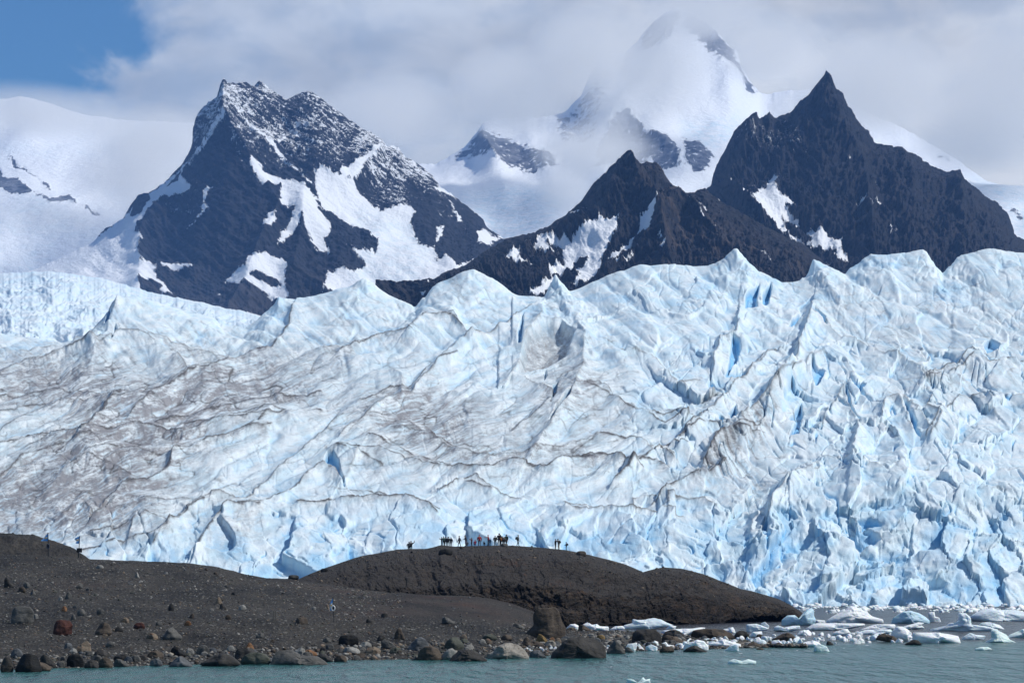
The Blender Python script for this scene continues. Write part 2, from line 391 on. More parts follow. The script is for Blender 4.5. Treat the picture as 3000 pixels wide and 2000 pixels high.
# rock mountain with snow bands, left of the middle
SKY_M1 = [(-100, 800), (60, 800)] + c1((200, 1215), (330, 1160), (430, 1110), (480, 1050), (560, 1000), (600, 940), (640, 895), (680, 890), (750, 840), (840, 750), (870, 690), (885, 640), (885, 590), (905, 530), (940, 490), (1000, 450),
      (1015, 400), (1030, 372), (1050, 390), (1090, 390), (1130, 380), (1165, 395), (1190, 370), (1220, 390), (1240, 410), (1290, 440), (1320, 455), (1360, 435), (1410, 415), (1440, 425), (1480, 450), (1510, 480)) + \
      c2((0, 515), (60, 560), (100, 590), (130, 600), (190, 645), (210, 680), (260, 685), (300, 735), (370, 770), (420, 810), (450, 860), (520, 910), (560, 940), (610, 980), (650, 1010), (665, 1045), (720, 1075), (800, 1120)) + [(1750, 860)]
def a_m1(PX, PY, n):
    P_ = [
      [(-200, 700), (100, 700)] + c1((430, 1095), (600, 960), (700, 880), (835, 765), (900, 700), (1035, 563), (1020, 610), (960, 660), (900, 720), (850, 772), (838, 812), (880, 850), (820, 895), (760, 920), (690, 985), (622, 1070), (662, 1090), (640, 1130), (645, 1200), (712, 1210), (722, 1270), (800, 1352), (740, 1345), (690, 1300), (640, 1312), (650, 1350), (590, 1365), (500, 1345), (462, 1345), (460, 1400), (520, 1430), (700, 1560), (-300, 1560)),
      c1((1150, 750), (1180, 750), (1210, 790), (1290, 830), (1350, 840), (1400, 860), (1460, 910), (1470, 960), (1520, 1010), (1520, 1060), (1490, 1080), (1520, 1150), (1450, 1120), (1410, 1070), (1390, 1010), (1370, 1050), (1330, 1080), (1270, 1140), (1290, 1070), (1340, 1010), (1350, 980), (1290, 960), (1280, 910), (1290, 870), (1240, 860), (1210, 880), (1180, 840), (1150, 800)),
      c1((1230, 980), (1275, 985), (1270, 1030), (1230, 1090), (1195, 1050), (1225, 1010)),
      c1((730, 1195), (790, 1188), (860, 1195), (890, 1210), (840, 1232), (780, 1228), (735, 1215)),
      c1((1140, 1210), (1220, 1180), (1300, 1200), (1325, 1220), (1310, 1280), (1330, 1350), (1290, 1365), (1230, 1340), (1160, 1320), (1090, 1310), (1030, 1275), (1060, 1245), (1130, 1245)),
      c1((990, 1345), (1022, 1328), (1012, 1352)), c1((960, 1400), (985, 1395), (975, 1440), (950, 1425)), c1((1120, 1470), (1150, 1435), (1230, 1425), (1280, 1400), (1260, 1500), (1130, 1540)),
      c1((860, 1030), (920, 960), (930, 900), (925, 870), (950, 850), (980, 850), (945, 900), (945, 930), (975, 940), (920, 980), (880, 1020)),
      c1((1440, 795), (1480, 790), (1540, 820), (1568, 825), (1640, 850), (1640, 1025), (1568, 1005), (1530, 960), (1475, 955), (1455, 900), (1445, 850)),
      c2((-5, 830), (60, 850), (120, 900), (180, 950), (290, 940), (350, 980), (320, 1020), (360, 1105), (430, 1130), (440, 1180), (500, 1188), (530, 1222), (700, 1150), (760, 1300), (290, 1340), (0, 1345), (-90, 1350), (-80, 1290), (-70, 1240), (0, 1215), (60, 1222), (110, 1190), (0, 1105), (40, 1130), (100, 1130), (160, 1140), (165, 1100), (110, 1040), (0, 1000), (-20, 985), (-20, 835)),
      c2((-5, 850), (60, 850), (130, 780), (180, 742), (222, 690), (185, 672), (130, 720), (70, 760), (0, 805)),
      c2((430, 1110), (440, 1040), (482, 1030), (450, 1100)), c2((495, 935), (520, 960), (575, 1050), (545, 1020), (500, 960)),
      c2((620, 1075), (660, 1050), (700, 1080), (760, 1080), (640, 1140)),
      c2((410, 865), (560, 940), (660, 1020), (760, 1090), (900, 1090), (800, 1000), (600, 880)),
      c1((1035, 478), (1140, 560), (1255, 655), (1330, 590), (1385, 538), (1392, 548), (1300, 640), (1255, 678), (1130, 580)), 
      c1((1140, 570), (1265, 670), (1330, 745), (1440, 860), (1425, 862), (1320, 760), (1250, 690), (1135, 590)),
      c1((850, 770), (1035, 563), (1045, 590), (900, 730), (870, 772))]
    s = snow_field(PX, PY, P_, 7)
    isle = [c1((1150, 1275), (1200, 1262), (1260, 1275), (1290, 1300), (1240, 1295)), c1((1110, 1300), (1160, 1312), (1230, 1332), (1190, 1335)), c1((640, 895), (680, 890), (690, 925), (650, 985), (600, 985), (620, 930)),
            c1((790, 830), (830, 790), (815, 830), (770, 865)), c1((640, 1312), (700, 1305), (745, 1320), (700, 1345), (650, 1340))]
    for q in isle: s = np.minimum(s, -poly_sdf(PX, PY, q, 30)/6)
    # wind-blown dusting on the upper face, in slanting bands
    u, v = rot(PX, PY, 33)
    up = sstep(PY, 760, 330)*.9 + .35*sstep(PX, 950, 1150)*sstep(PY, 760, 560)
    up = up*(1-.75*sstep(poly_sdf(PX, PY, c1((1020, 620), (1060, 700), (1130, 860), (1280, 980), (1200, 1100), (700, 1100), (820, 800)), 30), -25, 25))
    up = np.maximum(up, .62*sstep(poly_sdf(PX, PY, c1((760, 930), (850, 800), (1000, 830), (960, 960), (700, 1010)), 30), -20, 20))
    dust = -1.42 + 1.30*up + .50*ridged(u/80, v/12, 4, 61) + .55*ridged(u/26, v/5, 2, 65) + .5*fbm(PX/6, PY/5, 3, 66) + .5*fbm(PX/90, PY/70, 3, 68)
    s = np.maximum(s, np.minimum(dust, .5))
    ice = sstep(poly_sdf(PX, PY, c2((60, 940), (200, 980), (340, 1030), (420, 1180), (300, 1300), (0, 1330), (100, 1100)), 30), -25, 25)*.5
    ice = np.maximum(ice, .6*sstep(PY, 800, 860)*sstep(PX, 420, 300))
    return dict(snow=s, ice=ice, warm=.5*sstep(PY, 700, 900))
def d_m1(x, y):
    r = [(c1((1035, 380), (1030, 570), (1150, 750), (1280, 960), (1180, 1180), (1050, 1450)), 70, 45), (c1((1035, 565), (850, 770), (640, 1080), (640, 1300)), 55, 40), (c1((1190, 380), (1400, 560), (1568, 800)), 30, 40),
         (c2((230, 690), (30, 850), (-120, 760)), 60, 30), (c2((260, 690), (460, 860), (650, 1010), (640, 1150)), 60, 45), (c1((1400, 860), (1390, 1010), (1350, 1250), (1500, 1340)), 45, 30),
         (c2((350, 980), (440, 1130), (520, 1230)), 30, 30), (c1((1250, 670), (1100, 560)), 22, 20)]
    u, v = rot(x, y, 33)
    return relief(x, y, r) + 45*fbm(x/150, y/130, 5, 51, .45) + 22*ridged(u/120, v/30, 5, 54, .58) + 8*ridged(x/26, y/44, 4, 58, .6)
mountain('rock_mountain', -100, 1600, 2.0, [(1010, 5700), (860, 6000), (jagged(SKY_M1, 6, 16, 7), 7000)], [60, 330],
         d_m1, (0, -.72, .69), (6, 900, 700), a_m1, M_LEFT, structure, .6)

# dark mountain on the right
SKY_M3 = [(1950, 900)] + c3((0, 900), (100, 880), (130, 850), (140, 800), (165, 740), (210, 660), (240, 600), (270, 565), (300, 545), (335, 520), (350, 545), (375, 540), (400, 512), (425, 540), (460, 530), (490, 520), (530, 475), (575, 445), (590, 425),
      (630, 385), (648, 362), (665, 385), (700, 430), (735, 440), (760, 485), (790, 530), (810, 570), (850, 600), (875, 662), (900, 668), (950, 682), (1000, 688), (1060, 715), (1130, 750), (1200, 795), (1260, 800), (1290, 835), (1350, 870), (1400, 900),
      (1440, 925), (1500, 985), (1520, 1030), (1530, 1065), (1568, 1090)) + [(3200, 760), (3450, 820)]
R1 = c3((390, 805), (440, 835), (420, 870), (450, 910), (510, 915), (525, 950), (480, 945), (540, 990), (535, 1015), (470, 985), (460, 1000), (560, 1085), (500, 1070), (430, 1040), (340, 1010), (260, 950), (200, 885), (300, 910), (350, 900), (300, 860), (330, 850), (380, 855))
def a_m3(PX, PY, n):
    P_ = [R1, c3((570, 1020), (650, 1030), (685, 1060), (710, 1045), (700, 1070), (735, 1080), (735, 1105), (765, 1135), (755, 1170), (710, 1165), (700, 1110), (620, 1105), (560, 1085), (590, 1060)),
          c3((400, 1075), (460, 1080), (480, 1105), (540, 1135), (490, 1145), (440, 1120)), c3((570, 1135), (620, 1150), (690, 1205), (650, 1200)),
          c3((795, 957), (860, 962), (930, 968), (945, 988), (880, 982)), c3((835, 1050), (882, 1075), (850, 1070)), c3((942, 1072), (978, 1078), (955, 1104)), c3((738, 738), (768, 750), (745, 752)), c3((868, 855), (902, 866), (875, 868))]
    s = snow_field(PX, PY, P_, 7)
    u, v = rot(PX, PY, 38)
    up = .68*sstep(poly_sdf(PX, PY, c3((130, 860), (240, 590), (340, 560), (480, 540), (600, 680), (480, 760), (250, 700)), 30), -25, 25) + .22*sstep(PX, 2700, 2300)*sstep(PY, 500, 420)
    dust = -1.12 + up + .55*ridged(PX/46+PY/30, PY/10, 4, 71) + .45*fbm(PX/9, PY/7, 3, 76)
    s = np.maximum(s, np.minimum(dust, .45))
    return dict(snow=s, ice=s*0, warm=.45*sstep(fbm(PX/60, PY/40, 4, 79), -.15, .5)+.25*sstep(PX, 2400, 2700))
def d_m3(x, y):
    r = [(c3((648, 365), (700, 560), (820, 800), (860, 1100)), 70, 40), (c3((648, 370), (560, 560), (440, 760), (420, 900)), 45, 35), (c3((340, 525), (280, 700), (200, 880), (400, 1100), (560, 1250)), 60, 35),
         (c3((1000, 690), (1060, 900), (1050, 1120)), 55, 50), (c3((1260, 800), (1280, 1000), (1300, 1150)), 60, 50), (c3((870, 665), (960, 860), (990, 1000)), 30, 35)]
    u, v = rot(x, y, 38)
    return relief(x, y, r) + 42*fbm(x/120, y/110, 5, 81) + 30*ridged(u/70, v/34, 5, 84, .6) + 14*ridged(x/24, y/46, 4, 88, .6)
mountain('dark_mountain', 1950, 3450, 2.0, [(900, 4500), (780, 4800), (jagged(SKY_M3, 7, 18, 9), 6000)], [60, 300],
         d_m3, (0, -.72, .69), (6, 900, 700), a_m3, M_DARK, structure, .85, (0, 700))

# brown mountain in front of it
SKY_M2 = [(1100, 900)] + c2((240, 1345), (290, 1330), (330, 1315), (400, 1300), (480, 1250), (560, 1225), (620, 1180), (700, 1130), (770, 1090), (860, 1070), (950, 1040), (1030, 990), (1080, 940), (1120, 900), (1150, 850), (1190, 810), (1240, 765), (1290, 740),
      (1310, 732), (1330, 735), (1370, 760), (1400, 755), (1440, 760), (1470, 790), (1520, 850), (1560, 885)) + c3((20, 893), (55, 885), (80, 865), (105, 865), (140, 890), (200, 935), (330, 1010), (450, 1065), (560, 1120), (640, 1190), (720, 1260), (820, 1330)) + [(2650, 930)]
def a_m2(PX, PY, n):
    P_ = [c2((1280, 1010), (1220, 1015), (1150, 1045), (1100, 1080), (1060, 1110), (960, 1110), (900, 1125), (880, 1160), (940, 1170), (1010, 1150), (1020, 1190), (950, 1220), (960, 1270), (850, 1330), (910, 1345), (970, 1300), (1010, 1245), (1090, 1240), (1050, 1300), (1120, 1290), (1200, 1230), (1330, 1130), (1370, 1080), (1410, 1095), (1440, 1040), (1455, 1010), (1370, 1010), (1370, 1050), (1300, 1110), (1200, 1195), (1195, 1180), (1260, 1080)),
          c2((740, 1225), (790, 1180), (830, 1185), (810, 1205), (895, 1215), (780, 1225)), c2((820, 1150), (850, 1135), (870, 1140), (850, 1165)), c2((1030, 990), (1085, 950), (1135, 938), (1095, 960), (1070, 985)),
          c3((20, 898), (112, 948), (60, 930)), c3((28, 998), (170, 1083), (150, 1085), (60, 1030)), c3((330, 1118), (360, 1135), (406, 1192), (370, 1170)), c2((1530, 928), (1568, 955), (1568, 965)), c3((-5, 950), (48, 985), (30, 985)), c3((160, 900), (185, 918), (165, 915)),
          c2((1450, 1155), (1480, 1160), (1465, 1172)), c2((1460, 1185), (1510, 1180), (1515, 1200), (1470, 1205)), c2((1210, 1210), (1360, 1170), (1340, 1190), (1240, 1225)), c2((350, 1340), (385, 1358), (370, 1372)), c2((380, 1295), (415, 1285), (405, 1305))]
    s = snow_field(PX, PY, P_, 6)
    isle = [c2((945, 1142), (985, 1135), (1020, 1142), (1000, 1150)), c2((1070, 1180), (1130, 1170), (1110, 1192)), c2((970, 1250), (1020, 1232), (1090, 1232), (1030, 1252))]
    for q in isle: s = np.minimum(s, -poly_sdf(PX, PY, q, 30)/6)
    dust = -1.22 + .5*ridged(PX/40-PY/30, PY/10, 4, 91) + .45*fbm(PX/8, PY/8, 3, 94)
    s = np.maximum(s, np.minimum(dust, .4))
    wz = sstep(poly_sdf(PX, PY, c2((1360, 790), (1450, 780), (1568, 900), (1900, 1090), (2200, 1230), (1500, 1300), (1440, 1000)), 30), -28, 20)
    u, v = rot(PX, PY, 32)
    return dict(snow=s, ice=s*0, warm=np.maximum(.95*wz*sstep(fbm(u/120, v/14, 4, 97), -.25, .25), .45*sstep(fbm(PX/50, PY/40, 4, 98), -.05, .5)))
def d_m2(x, y):
    r = [(c2((1310, 735), (1360, 900), (1440, 1000), (1500, 1250)), 55, 35), (c2((1310, 735), (1240, 900), (1200, 1000), (900, 1130), (760, 1220), (400, 1330)), 38, 35), (c2((1450, 770), (1568, 960), (1700, 1080), (1900, 1260)), 36, 30),
         (c2((1500, 1000), (1450, 1100), (1200, 1260)), 26, 25)]
    u, v = rot(x, y, 32)
    return relief(x, y, r) + 26*fbm(x/90, y/80, 5, 101) + 20*ridged(u/90, v/24, 5, 104, .6) + 9*ridged(x/20, y/34, 4, 108, .6)
mountain('brown_mountain', 1100, 2650, 2.0, [(960, 3500), (820, 3750), (jagged(SKY_M2, 5, 14, 11), 4400)], [70, 230],
         d_m2, (0, -.72, .69), (6, 700, 500), a_m2, M_BROWN, structure, .85)
# ---------------------------------------------------------------- glacier
def g4(*p): return crop(0, 900, 2.24, p)
def g5(*p): return crop(1000, 900, 2.24, p)
def g6(*p): return crop(2000, 900, 2.24, p)
def g7(*p): return crop(1600, 1100, 2.904, p)
# crests traced where one swell of ice ends and the next begins: points, height m, width below, width above, dirt on the seam
CRESTS = [
 (g4((540, 880), (590, 855), (700, 700), (760, 660), (880, 640), (1000, 600), (1110, 510), (1250, 460), (1420, 430), (1600, 340), (1780, 290), (1860, 200), (1900, 140), (1925, 0)), 5.0, 60, 14, .9),
 (g4((0, 470), (150, 390), (300, 370), (480, 300), (600, 140), (720, 40), (745, -10)), 5.0, 55, 14, .5),
 (g4((0, 830), (150, 740), (380, 670), (600, 640), (900, 600), (1010, 570)), 4.0, 50, 12, .7),
 (g4((0, 930), (200, 870), (420, 860), (520, 870), (700, 850), (900, 800), (1210, 850), (1400, 790), (1660, 765), (1880, 740)), 4.0, 50, 10, .9),
 (g4((600, 1010), (800, 950), (1000, 990), (1150, 970), (1300, 940), (1500, 890), (1640, 840), (1780, 740), (1940, 730)), 3.5, 45, 10, .8),
 (g4((200, 1290), (270, 1250), (400, 1130), (560, 1010), (640, 960)), 2.5, 25, 25, 0),
 (g4((820, 1190), (1000, 1150), (1100, 1090), (1140, 990)), 3.5, 35, 8, 1),
 (g4((960, 1310), (1280, 1290), (1400, 1290), (1620, 1280), (1760, 1160), (1880, 1040), (2000, 950), (2180, 800), (2260, 750)), 5.0, 55, 12, .6),
 (g4((1010, 1568), (1100, 1500), (1220, 1380), (1400, 1280), (1500, 1210)), 4.5, 30, 10, .8),
 (g4((1290, 1600), (1400, 1450), (1500, 1360), (1700, 1330), (1900, 1240), (2100, 1080), (2150, 1065), (2240, 1160)), 4.5, 40, 10, .9),
 (g4((860, 1500), (880, 1450), (960, 1400), (1080, 1425), (1130, 1470)), 3.0, 25, 8, .8),
 (g4((400, 1360), (560, 1300), (640, 1400), (760, 1290)), 3.0, 18, 18, .6),
 (g4((150, 300), (400, 250), (660, 300), (800, 200), (1000, 190), (1250, 270), (1500, 330)), 4.0, 45, 14, .5),
 (g4((1160, 330), (1330, 470), (1500, 390)), 3.0, 25, 8, .6),
 (g5((0, 880), (130, 790), (200, 720), (300, 650), (450, 600), (560, 480), (700, 330), (830, 250), (1000, 180), (1120, 90), (1250, 0)), 5.5, 60, 12, .6),
 (g5((0, 320), (150, 240), (280, 200), (440, 200), (520, 110), (640, 90), (740, 80), (860, 230)), 4.0, 45, 10, .8),
 (g5((1120, 470), (1160, 400), (1210, 240), (1300, 120), (1320, 20)), 5.0, 12, 40, .4),
 (g5((1330, 125), (1450, 118), (1510, 175), (1550, 150), (1595, 240), (1590, 420), (1500, 640), (1400, 760), (1290, 940)), 8.0, 60, 26, .3),
 (g5((0, 970), (250, 980), (370, 1020), (600, 1070), (850, 1090), (950, 1100), (1080, 1050), (1200, 1060), (1350, 1100), (1500, 1030), (1650, 1005), (1800, 1030), (1930, 1080)), 3.6, 40, 9, .9),
 (g5((0, 1300), (200, 1280), (400, 1280), (640, 1360)), 4.0, 60, 9, 1),
 (g5((640, 1225), (760, 1170), (880, 1150), (1000, 1230), (1170, 1280)), 3.5, 40, 9, .8),
 (g5((900, 1000), (1250, 970), (1340, 930), (1550, 880), (1680, 830)), 3.0, 35, 9, .6),
 (g5((1460, 1350), (1540, 1385), (1700, 1370), (1980, 1380), (2240, 1400)), 5.0, 60, 8, .7),
 (g5((1800, 1170), (1950, 1060), (2070, 1040), (2150, 1080)), 3.0, 30, 8, .9),
 (g5((1900, 1000), (2080, 950), (2180, 1020)), 3.0, 30, 8, .9),
 (g5((400, 830), (560, 850), (700, 930), (960, 1000)), 2.5, 30, 10, .7),
 (g5((1600, 550), (1700, 520), (1850, 640), (2000, 690), (2240, 730)), 3.5, 45, 10, .6),
 (g5((130, 980), (60, 1100), (0, 1180)), 2.5, 30, 8, .3),
 (g5((400, 620), (400, 470), (340, 440)), 3.0, 14, 14, .2),
 (g6((-40, 900), (60, 800), (150, 720), (300, 560), (420, 460), (520, 330), (640, 290)), 3.5, 35, 10, .7),
 (g6((560, 690), (600, 600), (700, 470), (750, 380), (780, 250), (830, 120), (850, -20)), 7.0, 30, 16, .4),
 (g6((200, 420), (250, 200), (350, 170), (360, 60)), 5.0, 40, 10, .4),
 (g6((380, 770), (560, 640), (680, 520), (800, 430), (850, 350)), 4.5, 28, 14, .5),
 (g6((850, 480), (850, 380), (950, 300), (1060, 350), (1130, 470)), 4.0, 40, 12, .3),
 (g6((860, 70), (940, 100), (1040, 200), (1150, 210), (1300, 300), (1430, 330), (1600, 470)), 3.5, 45, 12, .4),
 (g6((1110, 1030), (1130, 900), (1150, 800), (1250, 790), (1400, 850), (1450, 950)), 7.0, 45, 10, .2),
 (g6((700, 1200), (760, 1080), (950, 990), (1100, 1010), (1300, 1100), (1480, 1080)), 4.0, 40, 10, .3),
 (g6((1590, 510), (1700, 430), (1800, 380), (1900, 300), (2000, 390), (2240, 360)), 4.0, 35, 10, .8),
 (g6((1620, 880), (1700, 760), (1600, 700), (1640, 620)), 3.5, 26, 10, .6),
 (g6((890, 800), (1050, 560), (1130, 760)), 4.0, 22, 12, .4),
 (g6((1300, 780), (1330, 630), (1420, 620), (1500, 830)), 4.5, 24, 10, .4),
 (g6((1440, 610), (1530, 680), (1640, 870)), 4.0, 24, 10, .4),
 (g6((2060, 700), (2000, 620), (2070, 600), (2240, 620)), 3.5, 30, 10, .4),
 (g7((1880, 1260), (1930, 1100), (2000, 1020), (2130, 900), (2330, 810)), 6.0, 40, 14, .4),
 (g7((60, 800), (180, 730), (330, 720), (520, 730), (650, 760), (760, 820)), 3.0, 22, 7, 1),
 (g7((590, 940), (740, 840), (850, 760), (960, 650), (1080, 610), (1200, 640)), 3.5, 26, 8, .9),
 (g7((900, 1120), (1100, 980), (1220, 920), (1380, 880), (1520, 800), (1500, 770)), 4.0, 28, 8, .9),
 (g7((1160, 560), (1240, 460), (1350, 450), (1460, 455)), 3.0, 22, 8, .8),
 (g7((1340, 780), (1450, 600), (1560, 540), (1800, 530)), 3.5, 22, 9, 1),
 (g7((1660, 430), (1800, 300), (1950, 180), (2080, 0)), 4.0, 22, 12, .4),
 (g7((160, 1180), (300, 1150), (420, 1170), (600, 1195), (840, 1200)), 3.5, 30, 8, .7),
 (g7((750, 1130), (740, 1060), (900, 1050), (1030, 1030)), 2.5, 20, 8, .5),
 (g7((1040, 1150), (1040, 1080), (1200, 1080), (1350, 1080), (1450, 1130)), 3.5, 26, 9, .6),
 (g7((1740, 1310), (1760, 1190), (1900, 1100)), 4.0, 22, 9, .3),
]
def h1(*p): return crop(0, 674, 1.568, p)
def h2(*p): return crop(1500, 674, 1.568, p)
CRESTS += [(q, a, 26, 8, d) for q, a, d in [
 (h1((260, 590), (380, 570), (500, 520), (560, 490), (640, 490), (720, 530)), 3, .8), (h1((390, 950), (470, 880), (520, 810), (560, 790)), 2, 1), (h1((600, 870), (700, 790), (790, 720), (870, 690), (1010, 650)), 2.5, .9),
 (h1((730, 900), (850, 860), (1000, 830), (1150, 780), (1330, 760), (1480, 750)), 2, 1), (h1((830, 910), (1000, 890), (1160, 870), (1220, 830)), 2, 1), (h1((1060, 870), (1180, 830), (1330, 850), (1480, 830)), 2, .9),
 (h1((1500, 555), (1650, 545), (1760, 490), (1900, 500)), 2.5, .9), (h1((1880, 490), (1950, 430), (2080, 420), (2180, 520)), 2.5, .8), (h1((1640, 800), (1790, 740), (1900, 730), (1960, 650), (2100, 600)), 2.5, .9),
 (h1((570, 1170), (680, 1170), (760, 1120), (800, 1040)), 2.5, 1), (h1((300, 1120), (400, 1080), (520, 1100), (600, 1140)), 2, .8), (h1((420, 1340), (500, 1250), (550, 1200)), 2, 1), (h1((1370, 1268), (1500, 1257), (1700, 1252), (1860, 1257), (1960, 1290), (2010, 1330)), 2.5, 1),
 (h1((1610, 1195), (1700, 1200), (1790, 1225)), 1.5, .8), (h1((1530, 1030), (1640, 1060), (1760, 1100)), 1.5, .8), (h1((1870, 900), (1960, 950), (2100, 1000), (2190, 1010)), 2, .9), (h1((1700, 970), (1850, 1030), (2000, 1080), (2150, 1120), (2240, 1120)), 2, .9),
 (h1((2010, 1200), (2120, 1170), (2260, 1220)), 2, .9), (h1((0, 780), (120, 760), (260, 740), (420, 770), (560, 760)), 1.5, .8), (h1((0, 840), (160, 800), (330, 810)), 1.5, .7), (h1((120, 1010), (300, 930), (480, 900)), 1.5, .7),
 (h1((0, 1140), (100, 1060), (260, 1010), (420, 980)), 1.5, .7), (h1((950, 1000), (1100, 960), (1250, 930)), 1.5, .8), (h1((700, 1470), (790, 1390), (870, 1320), (940, 1285)), 2.5, .9), (h1((880, 1490), (960, 1380), (1040, 1310), (1190, 1300)), 2.5, .9), (h1((380, 1480), (560, 1440), (700, 1420), (800, 1380)), 2, .9), (h1((420, 1400), (560, 1380), (640, 1340)), 1.5, .9),
 (h2((0, 930), (80, 880), (170, 800)), 2, .7), (h2((350, 740), (430, 760), (560, 830), (700, 870), (830, 860)), 2, .8), (h2((630, 860), (700, 905), (830, 870)), 2, 1), (h2((400, 930), (500, 945), (580, 950), (640, 990)), 2, 1),
 (h2((0, 1092), (180, 1104), (330, 1068), (480, 1072), (600, 1130)), 2, 1), (h2((480, 1160), (580, 1090), (680, 1020), (740, 1050)), 2, 1), (h2((700, 1210), (860, 1140), (980, 1092)), 2.5, .9), (h2((880, 1080), (960, 980), (1060, 930), (1140, 930)), 2.5, 1),
 (h2((770, 980), (860, 920), (990, 900)), 2, .9), (h2((910, 780), (1010, 700), (1110, 640), (1200, 560)), 2, .5), (h2((1170, 760), (1300, 630), (1340, 500)), 3, .5), (h2((1880, 720), (1990, 700), (2060, 640), (2130, 590)), 3, .8), (h2((1900, 960), (1960, 870), (2050, 790), (2160, 780)), 2.5, .7),
 (h2((240, 1252), (400, 1290), (560, 1320), (720, 1300)), 2.5, .9), (h2((560, 560), (660, 580), (760, 720), (860, 700)), 1.5, .5), (h2((780, 720), (850, 790), (960, 760)), 1.5, .7), (h2((60, 700), (180, 760), (260, 700)), 2, .5), (h2((1130, 1420), (1180, 1290), (1250, 1180)), 3.5, .3)]]
SKY_G = vw((-160, 770), (0, 760), (60, 768), (150, 782), (190, 770), (230, 735), (270, 690), (320, 683), (380, 697), (450, 715), (490, 725), (520, 742), (560, 745), (600, 720), (640, 685), (700, 680), (760, 665), (840, 645), (870, 660), (930, 682), (955, 690),
    (1000, 650), (1060, 625), (1090, 620), (1130, 635), (1190, 665), (1245, 672), (1275, 640), (1310, 658), (1350, 645), (1420, 620), (1470, 605), (1560, 600), (1640, 600), (1690, 580), (1740, 615), (1800, 637), (1840, 632), (1870, 600), (1940, 615), (2000, 582), (2080, 575),
    (2120, 572), (2165, 607), (2200, 582), (2270, 568), (2352, 572), (2560, 560))

